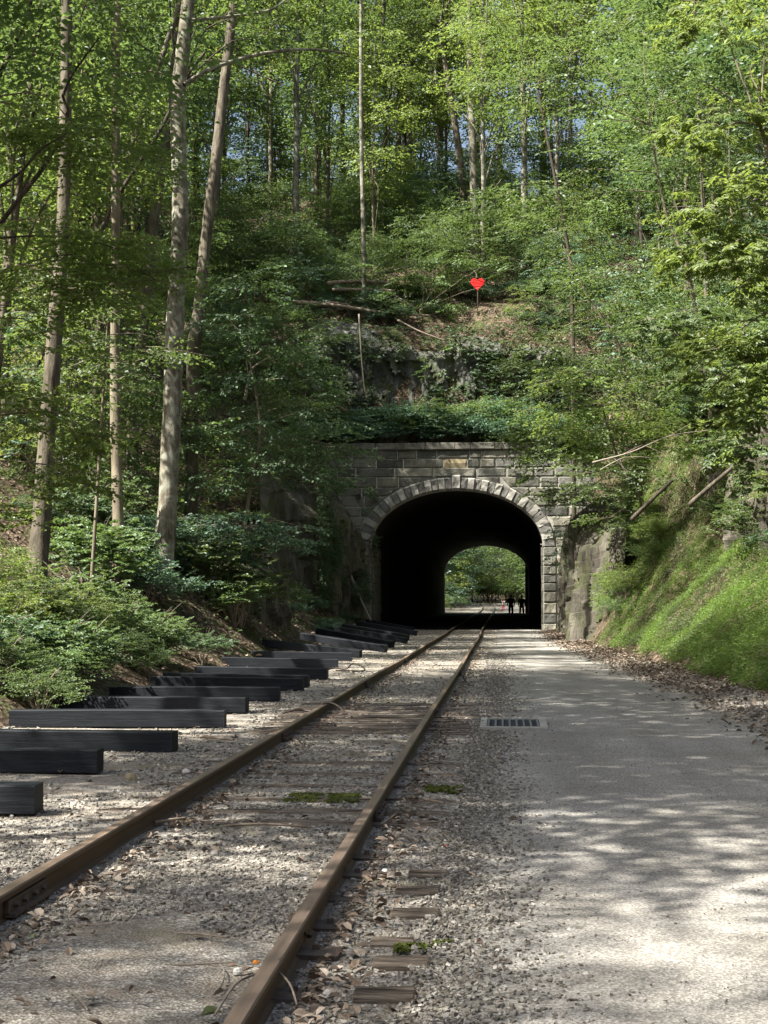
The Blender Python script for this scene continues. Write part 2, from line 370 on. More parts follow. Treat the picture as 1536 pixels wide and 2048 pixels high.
MOSS = simple('moss', (0.05, 0.07, 0.012), (0.12, 0.14, 0.022), 30, 0.95, 0.9, 0.02, local=False)

# ------------------------------------------------------------------ terrain
Y1, Y2 = 78.0, 163.0
def lerp(x, xs, ys): return np.interp(x, xs, ys)
def trackz(y): return lerp(y, [0, 95, 125, 163, 180, 218, 260, 320], [0, 0, 0.09, 0.12, 0.2, 0.72, 1.5, 3.0])
def xleft(y): return lerp(y, [0, 40, 60, 78, 163, 200], [-6.0, -6.0, -6.8, -7.3, -7.3, -7.8])
def xright(y): return lerp(y, [0, 15, 25, 40, 50, 60, 78, 163, 190], [4.4, 4.3, 4.0, 3.45, 3.05, 2.9, 2.9, 3.4, 5.5])
def topz(y, x):
    t = lerp(y, [70, 78, 82.8, 84.2, 90, 120, 128, 150, 162, 170, 400], [9.2, 9.4, 10.6, 16.6, 20.0, 33.6, 33.0, 16, 9.5, 0, 0])
    return t
def H(x, y, detail=True):
    x = np.asarray(x, float); y = np.asarray(y, float); x, y = np.broadcast_arrays(x, y)
    tz = trackz(y)
    u = xleft(y) - x
    s = lerp(y, [0, 30, 38, 46, 58, 66, 72, 78, 163, 175, 190], [0.5, 0.55, 0.78, 0.75, 0.75, 1.1, 3.2, 4.5, 4.5, 1.2, 0.6])
    hc = lerp(y, [0, 46, 58, 66, 72, 78, 163, 175, 190], [0.0, 2.0, 3.2, 5.0, 7.2, 9.4, 9.4, 3, 0.5])
    k = hc / s
    zl = np.where(u > 0, np.minimum(s * u, hc) + np.maximum(u - k, 0) * 0.62, 0)
    zl = np.where(hc < 0.3, s * np.maximum(u, 0), zl)
    v = x - xright(y)
    s1 = lerp(y, [0, 44, 56, 64, 78, 163, 180], [0.92, 0.92, 2.2, 4, 4.5, 4.5, 0.7])
    h1 = lerp(y, [0, 20, 44, 56, 78, 163, 180], [2.6, 2.9, 3.1, 4.5, 9.4, 9.4, 1.5])
    k1 = h1 / s1
    zr = np.minimum(s1 * np.maximum(v, 0), h1) + np.minimum(np.maximum(v - k1, 0) * 2.6, 3.2) + np.maximum(v - k1 - 1.2, 0) * 0.62
    side = np.where(u > 0, zl, np.where(v > 0, zr, 0))
    lip = 0.12 * np.exp(-np.abs(v + 0.1) / 0.5) * (v < 0)
    T = np.where((y >= Y1 + 0.4) & (y <= Y2 - 0.5), topz(y, x), 0)
    # the hill closes both sides of the cutting behind the portal
    z = np.maximum(side, T)
    z = np.minimum(z, 33.5 + 0.05 * np.abs(x))
    if detail:
        a = np.clip(np.maximum(np.maximum(u, v), np.where(T > 0, 2, 0)) / 2.0, 0, 1)
        z = z + a * (fbm(x * 0.22, y * 0.22, 0, 5, 4) * 1.1 + fbm(x * 1.1, y * 1.1, 0, 9, 3) * 0.22)
    return z + tz + np.where(side + T > 0, 0, lip) - 0.0

xs = np.concatenate([np.arange(-90, -24, 3), np.arange(-24, -9, 0.6), np.arange(-9, 9, 0.3), np.arange(9, 24, 0.6), np.arange(24, 91, 3)])
ys = np.concatenate([np.arange(-30, 0, 3), np.arange(0, 76.5, 0.6), np.arange(76.5, 86.5, 0.2), np.arange(86.5, 130, 0.8), np.arange(130, 162, 1.6), np.arange(162, 165, 0.25), np.arange(165, 260, 2), np.arange(260, 700, 20)])
gx, gy = np.meshgrid(xs, ys)
gz = H(gx, gy)
cor = (gx > xleft(gy) - 0.05) & (gx < xright(gy) + 0.05) & ~((gy >= Y1 + 0.4) & (gy <= Y2 - 0.5))
gz = gz - np.where(cor, 0.06, 0)
nx, ny = len(xs), len(ys)
idx = np.arange(nx * ny).reshape(ny, nx)
Q = np.stack([idx[:-1, :-1], idx[:-1, 1:], idx[1:, 1:], idx[1:, :-1]], -1)
cx = (gx[:-1, :-1] + gx[1:, 1:]) / 2; cyy0 = gy[:-1, :-1]; cyy1 = gy[1:, 1:]
drop = (cx > -6.9) & (cx < 2.3) & (((cyy0 < Y1 + 0.4) & (cyy1 >= Y1 + 0.35)) | ((cyy0 <= Y2 - 0.5) & (cyy1 > Y2 - 0.5)))
o = obj('hillside', mesh('hillside', np.stack([gx, gy, gz], -1).reshape(-1, 3), Q[~drop].reshape(-1, 4), LITTER, True))
setting(o)
# ballast ground sheet of the railway corridor
gxs = np.arange(-9.0, 6.0, 0.25); gys = np.concatenate([np.arange(-6, 0, 1), np.arange(0, 24, 0.25), np.arange(24, 79, 0.8), [79.0]])
def sheet(name, xs_, ys_, fz, mat):
    X, Y = np.meshgrid(xs_, ys_); Z = fz(X, Y); n, m = X.shape[1], X.shape[0]
    i = np.arange(n * m).reshape(m, n)
    q = np.stack([i[:-1, :-1], i[:-1, 1:], i[1:, 1:], i[1:, :-1]], -1).reshape(-1, 4)
    return obj(name, mesh(name, np.stack([X, Y, Z], -1).reshape(-1, 3), q, mat, True))
def gz_f(X, Y):
    off = np.maximum(np.maximum(xleft(Y) - X, X - xright(Y)) , 0)
    return trackz(Y) + 0.012 * fbm(X * 1.3, Y * 1.3, 0, 3, 3) + np.where(off > 0, -0.25 * off, 0) + 0.10 * np.clip((X - 2.9) / 1.2, 0, 1) * (Y < 70)
setting(sheet('ground', gxs, gys, gz_f, BALLAST))
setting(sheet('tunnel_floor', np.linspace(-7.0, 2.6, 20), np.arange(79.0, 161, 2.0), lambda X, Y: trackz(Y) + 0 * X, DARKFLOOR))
setting(sheet('ground', np.linspace(-10.0, 7.0, 36), np.concatenate([[160.99], np.arange(163, 262, 3.0)]), lambda X, Y: trackz(Y) + 0 * X - 0.004, BALLAST))
def path_edges(y):
    l = -0.16 + 0.14 * vnoise(y * 0.35, 3.1, 0, 1) + 0.10 * fbm(y * 2.1, 7.0, 0, 6, 3); r = lerp(y, [0, 18, 23, 46, 60, 79], [3.5, 3.15, 2.85, 2.3, 2.0, 1.95]) + 0.16 * vnoise(y * 0.4, 9.1, 0, 2)
    return l, r
def path_mesh(name, ys_, mat, flat=False):
    t = np.linspace(0, 1, 29); T, Y = np.meshgrid(t, ys_)
    l, r = path_edges(Y)
    if flat: l, r = 0.1 + 0 * Y, 2.0 + 0 * Y
    l, r = l - 0.25, r + 0.25
    X = l + (r - l) * T; e = np.minimum(T, 1 - T) * (r - l)
    Z = trackz(Y) + 0.022 - 0.05 * np.exp(-e / 0.26) + 0.010 * fbm(X * 1.7, Y * 1.7, 0, 31, 3) + (0.004 if flat else 0)
    n, m = X.shape[1], X.shape[0]; i = np.arange(n * m).reshape(m, n)
    q = np.stack([i[:-1, :-1], i[:-1, 1:], i[1:, 1:], i[1:, :-1]], -1).reshape(-1, 4)
    return obj(name, mesh(name, np.stack([X, Y, Z], -1).reshape(-1, 3), q, mat, True))
setting(path_mesh('path', np.concatenate([np.arange(-6, 24, 0.2), np.arange(24, 79.5, 0.6)]), PATHM))
o = path_mesh('path', np.concatenate([[161.01], np.arange(163, 262, 3.0)]), PATHM, True); setting(o)

# ------------------------------------------------------------------ tunnel with its stone portal
TC = -2.34; HW = 4.41; ZS = 4.27; ZR = 2.91; RT = 0.67
PX2X = lambda px: float(P(px, 1100, Y1)[0])
ZC = lambda py: float(P(900, py, Y1)[2])
tun = empty('railway_tunnel', (TC, Y1, 0))
tag(tun, 'dark railway tunnel with grey cut stone portal and wide stone arch', 'tunnel')
def inv(V): return np.asarray(V, float) - np.array([TC, Y1, 0])
def ell(th, e=0.0):  # ellipse point offset e outward, th 0..pi from right to left
    a, b = HW + e, ZR + e
    return TC + a * math.cos(th), ZS + b * math.sin(th)
# lining: arch tube
mb = MB(); ring = []
for q in range(0, 5): ring.append((TC + HW, q / 4 * ZS - 0.2 * (q == 0)))
for q in range(1, 40): ring.append(ell(math.pi * q / 40))
for q in range(4, -1, -1): ring.append((TC - HW, q / 4 * ZS - 0.2 * (q == 0)))
ring = np.array(ring)
yy = np.concatenate([np.arange(Y1 + 0.85, Y2, 2.0), [Y2]])
drift = lambda y: (y - Y1) / (Y2 - Y1) * 0.62
V = []
for y in yy:
    V.append(np.stack([ring[:, 0] + drift(y) + 0 * ring[:, 0], np.full(len(ring), y), ring[:, 1] * 1.0 + (trackz(y))], 1))
V = np.array(V); V += 0.02 * RNG.normal(size=V.shape) * np.array([1, 0, 1]); m_, n_ = V.shape[:2]
i = np.arange(m_ * n_).reshape(m_, n_)
obj('lining', mesh('lining', inv(V.reshape(-1, 3)), np.stack([i[:-1, :-1], i[:-1, 1:], i[1:, 1:], i[1:, :-1]], -1).reshape(-1, 4), LINING_SHADE, True), tun)
# portal core wall (mortar) with arch hole and thickness
WX0, WX1, WTOP = -10.6, 6.4, ZC(899)
def arch_wall(y0, y1, mat, name, xoff=0.0, par=None, top=WTOP, wx0=WX0, wx1=WX1, zb=0.0):
    inn = ring[::-1].copy(); inn[:, 0] += xoff
    outer = []
    for (x, z) in inn:
        dx, dz = x - (TC + xoff), z
        if z < ZS + 0.4 * ZR and abs(dx) > HW * 0.86: outer.append((wx0 if dx < 0 else wx1, z if z < ZS else ZS + (z - ZS) * (top - ZS) / (0.4 * ZR)))
        else: outer.append((wx0 + (x - (TC + xoff - HW * .86)) / (HW * 1.72) * (wx1 - wx0), top))
    outer = np.array(outer); outer[:, 0] = np.clip(outer[:, 0], wx0, wx1); outer[:, 1] = np.clip(outer[:, 1], -0.5, top)
    n = len(inn); V = []
    for y in (y0, y1):
        V += [(x, y, z + zb) for x, z in inn] + [(x, y, z + zb) for x, z in outer]
    F = []
    for q in range(n - 1):
        F.append([q, n + q, n + q + 1, q + 1]); F.append([2 * n + q, 2 * n + q + 1, 3 * n + q + 1, 3 * n + q])
        F.append([q, q + 1, 2 * n + q + 1, 2 * n + q]); F.append([n + q, 3 * n + q, 3 * n + q + 1, n + q + 1])
    return obj(name, mesh(name, inv(V), [np.array(F)], mat), par)
arch_wall(Y1 + 0.07, Y1 + 0.95, MORTAR, 'wall_core', 0.0, tun)
arch_wall(Y2 - 0.6, Y2 + 0.2, MORTAR, 'rear_wall_core', 0.62, tun, 9.2, zb=float(trackz(Y2)))
def block(name, c4, mat, proud=0.05, gap=0.020, depth=0.25, nu=5, nv=3, rough=0.022, y0=Y1 + 0.07, margin=0.03, seed=None):
    """quarry faced stone from 4 front corners (x,z): bl, br, tr, tl"""
    c4 = np.array(c4, float); ce = c4.mean(0)
    d = c4 - ce; ln = np.linalg.norm(d, axis=1)[:, None] + 1e-9; c4 = c4 - d / ln * gap * 1.4
    u = np.linspace(0, 1, nu + 1); v = np.linspace(0, 1, nv + 1)
    if nu > 2: u[1] = 0.06; u[-2] = 0.94
    if nv > 2: v[1] = 0.12; v[-2] = 0.88
    U, Vv = np.meshgrid(u, v)
    f = lambda a, b: (c4[0] * (1 - a)[..., None] * (1 - b)[..., None] + c4[1] * a[..., None] * (1 - b)[..., None] + c4[2] * a[..., None] * b[..., None] + c4[3] * (1 - a)[..., None] * b[..., None])
    p = f(U, Vv)
    edge = (U == 0) | (U == 1) | (Vv == 0) | (Vv == 1)
    sd_ = random.random() * 100
    bul = np.where(edge, proud * 0.12, proud * (1.0 + 0.5 * vnoise(p[..., 0] * 3 + sd_, p[..., 1] * 5, sd_)) + rough * vnoise(p[..., 0] * 9, p[..., 1] * 9 + sd_, 0, 4))
    V = np.stack([p[..., 0], y0 - bul, p[..., 1]], -1).reshape(-1, 3)
    n, m = nu + 1, nv + 1
    i = np.arange(n * m).reshape(m, n)
    F = np.stack([i[:-1, :-1], i[:-1, 1:], i[1:, 1:], i[1:, :-1]], -1).reshape(-1, 4)
    loop = list(i[0, :]) + list(i[1:, -1]) + list(i[-1, :-1][::-1]) + list(i[1:-1, 0][::-1])
    B = V[loop].copy(); B[:, 1] = y0 + 0.02
    nb = len(V); V2 = np.concatenate([V, B]); L_ = len(loop)
    F2 = np.array([[loop[q], nb + q, nb + (q + 1) % L_, loop[(q + 1) % L_]] for q in range(L_)])
    return obj(name, mesh(name, inv(V2), [F, F2], mat), tun)
zrow = [ZC(p) for p in (900, 917, 935.5, 953.7, 975, 992, 1013, 1033, 1054, 1075, 1094, 1113, 1131, 1149.5, 1166, 1183, 1205, 1228, 1247, 1266)]
joints = {0: [175, 275, 305, 335, 425, 530, 640, 822, 888, 1030, 1160, 1260, 1400],
          1: [30, 168, 308, 457, 678, 808, 878, 962, 1070, 1150, 1280, 1390],
          2: [-20, 95, 195, 408, 625, 860, 1027, 1180, 1290, 1400],
          3: [-30, 80, 150, 310, 430, 720, 990, 1085, 1210, 1310, 1410],
          4: [-40, 85, 228, 445, 700, 1000, 1150, 1300, 1395],
          5: [-20, 110, 243, 420, 1080, 1290, 1380]}
def outer_x(z, side):
    e = RT + 0.01
    if z <= ZS: return TC + side * (HW + e)
    t = (z - ZS) / (ZR + e)
    if t >= 1: return None
    return TC + side * (HW + e) * math.sqrt(1 - t * t)
ir = random.Random(5)
for r in range(len(zrow) - 1):
    zt, zb = zrow[r], zrow[r + 1]
    if r in joints:
        jx = [PX2X(640 + q / 2.743) for q in joints[r]]
        jx = [WX0 + 0.02] + [j for j in jx if WX0 + 0.3 < j < WX1 - 0.3] + [WX1 - 0.02]
    else:
        jx = [WX0 + 0.02]
        while jx[-1] < WX1 - 1.3: jx.append(jx[-1] + ir.uniform(0.65, 1.35))
        jx.append(WX1 - 0.02)
    zb = max(zb, 0.0)
    for a, b in zip(jx[:-1], jx[1:]):
        if b - a < 0.05: continue
        pieces = []
        if zb >= ZS + ZR + RT - 0.12: pieces.append([(a, zb), (b, zb), (b, zt), (a, zt)])
        else:
            lb, lt = outer_x(zb, -1), outer_x(zt, -1); rb, rt = outer_x(zb, 1), outer_x(zt, 1)
            if lt is None: lt, rt = TC, TC
            # left side piece
            def quoin(x_): return x_
            if a < lb - 0.15 or (a < lt - 0.3 and a < TC):
                b1, b2 = min(b, lb), min(b, lt)
                if b2 - a > 0.1: pieces.append([(a, zb), (max(b1, a + 0.02), zb), (b2, zt), (a, zt)])
            if b > rb + 0.15 or (b > rt + 0.3 and b > TC):
                a1, a2 = max(a, rb), max(a, rt)
                if b - a2 > 0.1: pieces.append([(min(a1, b - 0.02), zb), (b, zb), (b, zt), (a2, zt)])
        for c4 in pieces:
            is_date = (r == 1 and abs(a - PX2X(640 + 678 / 2.743)) < 0.05)
            if is_date: block('date_stone', c4, TAN, 0.045, 0.012, nu=3, nv=2, rough=0.004)['label'] = 'smooth tan tablet stone over the arch'
            else: block('stone', c4, BLOCK, ir.uniform(0.035, 0.075))
# quoins below the spring line
for side in (-1, 1):
    for r in range(10, len(zrow) - 1):
        zt, zb = zrow[r], max(zrow[r + 1], 0.0)
        x0, x1 = sorted((TC + side * HW, TC + side * (HW + RT)))
        block('quoin_stone', [(x0, zb), (x1, zb), (x1, zt), (x0, zt)], BLOCK, 0.09, 0.01)
        # reveal stone lining the jamb
        w_ = MB(); w_.box((TC + side * (HW + 0.0) - TC, 0.52 , (zt + zb) / 2), (0.16, 0.86, zt - zb - 0.02), jit=0.008)
        obj('reveal_stone', w_.mesh('reveal_stone', BLOCK), tun)
for r in range(10, len(zrow) - 1):
    zt, zb = zrow[r], max(zrow[r + 1], 0.0); y_ = 0.97 - (r % 2) * .5 + .5
    for q in range(4):
        w_ = MB(); w_.box((-HW + 0.02, y_ + .55, (zt + zb) / 2), (0.16, 1.08, zt - zb - 0.02), jit=0.012); y_ += 1.1
        obj('jamb_stone', w_.mesh('jamb_stone', BLOCK_K), tun)
# voussoirs
outer_arc = np.array([ell(t, RT) for t in np.linspace(0, math.pi, 800)])
sl = np.concatenate([[0], np.cumsum(np.linalg.norm(np.diff(outer_arc, axis=0), axis=1))])
TH = np.linspace(0, math.pi, 800); tot = sl[-1]; key = 0.48; n_side = 17
cuts = list(np.linspace(0, tot / 2 - key / 2, n_side + 1)); cuts = cuts + [tot - c for c in cuts[::-1]]
def thk(s): return float(np.interp(s, sl, TH))
def normal_pt(th, e):
    a, b = HW, ZR
    n = np.array([math.cos(th) / a, math.sin(th) / b]); n /= np.linalg.norm(n)
    return np.array([TC + a * math.cos(th), ZS + b * math.sin(th)]) + n * e
for q in range(len(cuts) - 1):
    t0, t1 = thk(cuts[q]), thk(cuts[q + 1]); k_ = (q == n_side)
    e = RT + (0.13 if k_ else 0)
    c4 = [normal_pt(t1, 0.0), normal_pt(t0, 0.0), normal_pt(t0, e), normal_pt(t1, e)]
    nm = 'keystone' if k_ else 'arch_stone'
    light = (q % 2 == 1) or k_
    b = block(nm, c4, BLOCK_L if light else BLOCK_K, 0.15 if k_ else (0.12 if light else 0.085), 0.006, nu=4, nv=4)
    if k_: b['label'] = 'taller pale keystone at the crown'
# arch soffit stones (first ring, thick edge)
mb = MB()
for q in range(len(cuts) - 1):
    t0, t1 = thk(cuts[q]) + 0.004, thk(cuts[q + 1]) - 0.004
    a0, a1 = normal_pt(t0, 0.005), normal_pt(t1, 0.005); b0, b1 = normal_pt(t0, 0.14), normal_pt(t1, 0.14)
    V = [(a0[0], Y1 + 0.05, a0[1]), (a1[0], Y1 + 0.05, a1[1]), (a1[0], Y1 + 0.93, a1[1]), (a0[0], Y1 + 0.93, a0[1])]
    mb.add(V, [[0, 1, 2, 3]])
mb.V = [inv(v) for v in mb.V]
obj('arch_soffit', mb.mesh('arch_soffit', BLOCK_K), tun)
# coping
cxs = [WX0 - 0.05] + [PX2X(640 + q / 2.743) for q in (95, 175, 305, 417, 578, 742, 830, 960, 1100, 1220, 1330)] + [WX1 + 0.05]
zt, zb = ZC(885.5), ZC(898.5)
for a, b in zip(cxs[:-1], cxs[1:]):
    w_ = MB(); w_.box(((a + b) / 2 - TC, 0.38, (zt + zb) / 2), (b - a - 0.02, 1.0, zt - zb), jit=0.012)
    c_ = obj('coping_stone', w_.mesh('coping_stone', COPING), tun)
    bv = c_.modifiers.new('bevel', 'BEVEL'); bv.width = 0.02; bv.segments = 1
w_ = MB(); zz = ZC(899.5); w_.box(((WX0 + WX1) / 2 - TC, 0.02, zz + 0.01), (WX1 - WX0, 0.16, 0.05)); obj('drip_course', w_.mesh('drip_course', COPING), tun)
# drain pipe in the left spandrel
pd = P(717, 993, Y1); w_ = MB(); th = np.linspace(0, 2 * math.pi, 17)[:-1]
for (r0, y0_, r1, y1_) in ((0.14, -0.16, 0.14, 0.1), (0.14, -0.16, 0.105, -0.16), (0.105, -0.16, 0.105, 0.08), (0.105, 0.08, 0.0, 0.08)):
    V = [(pd[0] - TC + r0 * math.cos(t), y0_, pd[2] + r0 * math.sin(t)) for t in th] + [(pd[0] - TC + r1 * math.cos(t), y1_, pd[2] + r1 * math.sin(t)) for t in th]
    w_.add(V, [[q, (q + 1) % 16, 16 + (q + 1) % 16, 16 + q] for q in range(16)])
obj('drain_pipe', w_.mesh('drain_pipe', STEEL), tun)
w_ = MB(); w_.tube([(TC + HW - 0.09 - TC, 0.3, ZC(1089)), (TC + HW - 0.09 - TC, 0.0, ZC(1089))], 0.035, 8); obj('white_bracket', w_.mesh('white_bracket', BLOCK_L), tun)

# ------------------------------------------------------------------ rails
XRAIL = {-1: -1.655 - 0.75, 1: -1.655 + 0.75}
prof = [(-.036, .150), (-.030, .158), (.030, .158), (.036, .150), (.036, .128), (.030, .120), (.009, .112), (.009, .030), (.022, .020), (.07, .010), (.07, -.004), (-.07, -.004), (-.07, .010), (-.022, .020), (-.009, .030), (-.009, .112), (-.030, .120), (-.036, .128)]
def rail(side, label):
    ys_ = np.concatenate([np.arange(-3, 30, 0.5), np.arange(30, 82, 1.5), np.arange(82, 262, 6)])
    x0 = XRAIL[side]
    bend = lambda y: 0.008 * math.sin(y * 0.23 + side) + (0.0 if y < 60 else -0.10 * min((y - 60) / 18, 1)) + (0 if y < 190 else -0.0012 * (y - 190) ** 2 * 0.5)
    V = []
    for y in ys_:
        zz = trackz(y) - 0.018 + 0.005 * math.sin(y * 0.31 + side * 1.1)
        for (a, b) in prof: V.append((x0 + bend(y) + a - x0, y, zz + b))
    n, m = len(prof), len(ys_); i = np.arange(n * m).reshape(m, n); j = np.roll(i, -1, axis=1)
    F = np.stack([i[:-1], i[1:], j[1:], j[:-1]], -1).reshape(-1, 4)
    e = empty('rail', (x0, 0, 0)); tag(e, label, 'rail', 'pair of rusty rails')
    obj('rail_bar', mesh('rail_bar', V, [F, np.array([list(range(n))])], RAIL), e)
    return e, bend
rl, bl = rail(-1, 'left rusty rail, farther from the gravel path')
rr, br_ = rail(1, 'right rusty rail, nearer to the gravel path')
def joint(e, bend, y, s):
    w_ = MB(); b = bend(y)
    w_.box((b + s * 0.024, y, 0.066), (0.022, 0.62, 0.066)); w_.box((b + s * 0.042, y, 0.03), (0.05, 0.62, 0.018))
    jb = obj('joint_bar', w_.mesh('joint_bar', STEEL), e)
    for k in (-.22, -.08, .08, .22):
        w2 = MB(); w2.tube([(b + s * 0.03, y + k, 0.068), (b + s * 0.058, y + k, 0.068)], 0.017, 6); obj('bolt', w2.mesh('bolt', STEEL), jb)
for y, s in ((7.55, 1), (16.8, 1), (27.0, 1), (37.5, 1), (57.8, 1)): joint(rl, bl, y, s)
for y, s in ((10.9, 1), (20.5, 1), (31.5, 1), (44.0, 1), (62, 1)): joint(rr, br_, y, s)
# tie plates under the right rail near the camera
for y in (5.35, 5.98, 6.7, 7.25, 7.9, 8.6, 9.2):
    w_ = MB(); w_.box((0.075, y, 0.004), (0.24, 0.19, 0.02), jit=0.002); obj('tie_plate', w_.mesh('tie_plate', STEEL), rr)
    w_ = MB(); w_.box((0.085, y + 0.03, 0.022), (0.03, 0.03, 0.03)); obj('spike', w_.mesh('spike', STEEL), rr)

# ------------------------------------------------------------------ buried ties
def tie(y, z, xr_end=-0.34, wdt=0.20, label=None, x0=-2.95, sd_=0):
    r_ = random.Random(sd_ + int(y * 100))
    n = 26; xs_ = np.linspace(x0, xr_end, n); w_ = MB()
    sec = [(-.5, -.12), (-.5, -.02), (-.32, 0.0), (-.12, -0.006), (-.08, -0.018), (-.02, 0.002), (.18, 0.0), (.24, -0.014), (.34, 0.0), (.5, -.02), (.5, -.12)]
    V = []
    for q, x in enumerate(xs_):
        rag = 0.018 * vnoise(x * 3, y * 7, 0, 8)
        for k, (a, b) in enumerate(sec):
            V.append((x - xr_end, (a * wdt) + float(0.015 * vnoise(x * 2 + k, y, 0, 2)), b + float(rag * 0.5 + 0.008 * vnoise(x * 6, k * 3.3, y, 5)) - 0.010 * (1 if q in (0, n - 1) else 0)))
    m = len(sec); i = np.arange(m * n).reshape(n, m)
    F = np.stack([i[:-1, :-1], i[:-1, 1:], i[1:, 1:], i[1:, :-1]], -1).reshape(-1, 4)
    w_.add(V, F, [list(i[0][::-1])], [list(i[-1])])
    o_ = obj('railroad_tie', w_.mesh('railroad_tie', TIE), None, (xr_end, y, z), (0, 0, r_.uniform(-.015, .015)))
    tag(o_, label or 'weathered brown tie half buried in the ballast', 'tie', 'buried wooden ties under the track')
    return o_
near = [(5.98, .045, -.34, 'nearest exposed tie end, beside the rail at the bottom of the photo'),
        (6.50, .05, -.31, 'split tie end just behind the green moss cushion'),
        (6.95, .03, -.36, 'faint tie end with green moss cushion in front of it'),
        (7.52, .05, -.31, 'flat topped tie end between mossy tie and pale split tie'),
        (8.10, .045, -.33, 'short pale split tie end in a patch of sunlight'),
        (8.62, .045, -.29, 'orange brown split tie end, farthest of the near row of tie ends')]
for y, z, xe, lb in near: tie(y, z - .012, xe, 0.13, lb, x0=xe - .24)
for k_, (y, z) in enumerate([(10.55, .012), (11.1, .012), (11.75, .014), (12.6, .010), (13.5, .010), (14.4, .012)]):
    tie(y, z, -.36, 0.22, ['sunken tie with mossy gravel in front, between the rails', 'sunken tie behind the bright green moss patch', 'sunken tie just beyond the moss patch between the rails', 'barely showing tie in front of the sunlit ballast', 'barely showing tie in the sunlit ballast', 'barely showing tie behind the sunlit ballast'][k_])
for k_, y in enumerate([17.6, 18.15, 18.75, 19.4, 20.05, 20.75, 21.5, 22.3]):
    tie(y, 0.032, -.32, 0.16, ['front tie of the uncovered row beside the drain grate', 'second uncovered tie of the row beside the grate', 'third uncovered tie of the row, level with the grate', 'fourth uncovered tie of the row between the rails', 'fifth uncovered tie of the row between the rails', 'sixth uncovered tie of the row, moss behind it', 'seventh uncovered tie, next to last of the row', 'last uncovered tie before the smooth grey grit'][k_])

# ------------------------------------------------------------------ loose black timbers
tm = {}
def timber(px, py, ang, label, zl=0.0, L=2.6, hh=0.205, ww=0.24, ypx=None, tilt=0.0, roll=0.0):
    """(px,py) = photo pixel of the bottom right end; ang = yaw in degrees; tilt raises the left end"""
    Y = CAMZ * FPX / (py - 1200) if zl == 0 else ypx
    p = P(px, py, Y); x, y, z = p[0], Y, max(p[2], 0.0) + 0.0
    w_ = MB()
    n = 9; xs_ = np.linspace(0, -L, n); V = []
    r_ = random.Random(int(px)); ch = 0.008
    sec = [(-.5, 0), (.5, 0), (.5, 1), (-.5, 1)]
    pts = [(-ww / 2 + ch, 0), (ww / 2 - ch, 0), (ww / 2, ch), (ww / 2, hh - ch), (ww / 2 - ch, hh), (-ww / 2 + ch, hh), (-ww / 2, hh - ch), (-ww / 2, ch)]
    for q, xx in enumerate(xs_):
        for a, b in pts: V.append((xx + r_.uniform(-.002, .002), a + 0.006 * vnoise(xx, px, 0), b + 0.006 * float(vnoise(xx * .8, py, 2))))
    i = np.arange(8 * n).reshape(n, 8); j = np.roll(i, -1, axis=1)
    w_.add(V, np.stack([i[:-1], i[1:], j[1:], j[:-1]], -1).reshape(-1, 4), [list(i[0])], [list(i[-1][::-1])])
    o_ = obj('timber', w_.mesh('timber', TIMBER), None, (x, y + ww / 2, z + 0.01), (roll, tilt, math.radians(ang)))
    tag(o_, label, 'timber', 'black creosoted timbers laid beside the track')
    return o_
TM = [  # px, py of bottom right corner, yaw, label, tilt
    (67, 1638, 2, 'nearest black timber, only its end inside the left picture edge', 0),
    (193, 1552, 1, 'second nearest black timber with sun streaks across its side', 0),
    (345, 1508, -2, 'third black timber with sharp square end, in front of the shrub', 0),
    (447, 1458, 3, 'fourth black timber with one thin sun streak near its end', 0),
    (491, 1429, -3, 'fifth black timber with a weed growing before it', 0),
    (557, 1404, 1, 'sixth black timber with dry leaves piled behind its front neighbour', 0),
    (605, 1383, -1, 'seventh black timber with a dark notch in its side', 0.01),
    (616, 1376, -1, 'eighth black timber lying close behind the notched one', 0.012),
    (654, 1360, -1, 'ninth black timber whose end lies by a black bent strap', 0.015),
    (675, 1338, 3, 'tenth black timber, sunlit on its right half', 0.015),
    (703, 1323, 3, 'eleventh black timber with a brownish sunlit end', 0.02),
]
for (px, py, a, lb, t) in TM: timber(px, py, a, lb, tilt=t)
FAN = [
    (720, 1317, 12, 'twelfth black timber, first one tilted up onto the bank', 0.10, 0.04),
    (771, 1306, 18, 'thirteenth black timber in the fan, long with sunlit top edge', 0.13, 0.06),
    (785, 1296, 20, 'fourteenth black timber, crossing over its neighbour in the fan', 0.15, 0.07),
    (812, 1288, 18, 'fifteenth black timber with a patch of sun at its foot', 0.14, 0.0),
    (816, 1281, 17, 'sixteenth black timber resting against the bank near the ferns', 0.15, 0.06),
    (832, 1272, 16, 'seventeenth black timber, its end farthest right in the fan', 0.15, 0.0),
    (826, 1264, 15, 'farthest black timber, lying at the foot of the tunnel wall', 0.16, 0.0),
]
for (px, py, a, lb, t, rl_) in FAN: timber(px, py, -a, lb, tilt=t, roll=rl_, L=2.75)
# bent straps
for (p0, lb) in ((P(690, 1345, 33.0), 'bent black iron strap lying at the end of a timber'), (P(625, 1432, 20.4), 'curved strip of dark metal on the grit beyond the timbers')):
    w_ = MB(); x, y = p0[0], p0[1]
    w_.tube(spline([(-.4, 0, .03), (-.2, .12, .07), (0.02, .02, .05), (.16, .1, .16), (.34, .03, .12), (.42, -.2, .02), (.1, -.26, .02), (-.2, -.2, .03)], 24), 0.018, 5)
    tag(obj('iron_strap', w_.mesh('iron_strap', STEEL), None, (x, y, 0.0), (0, 0, 0.1)), lb, 'strap')

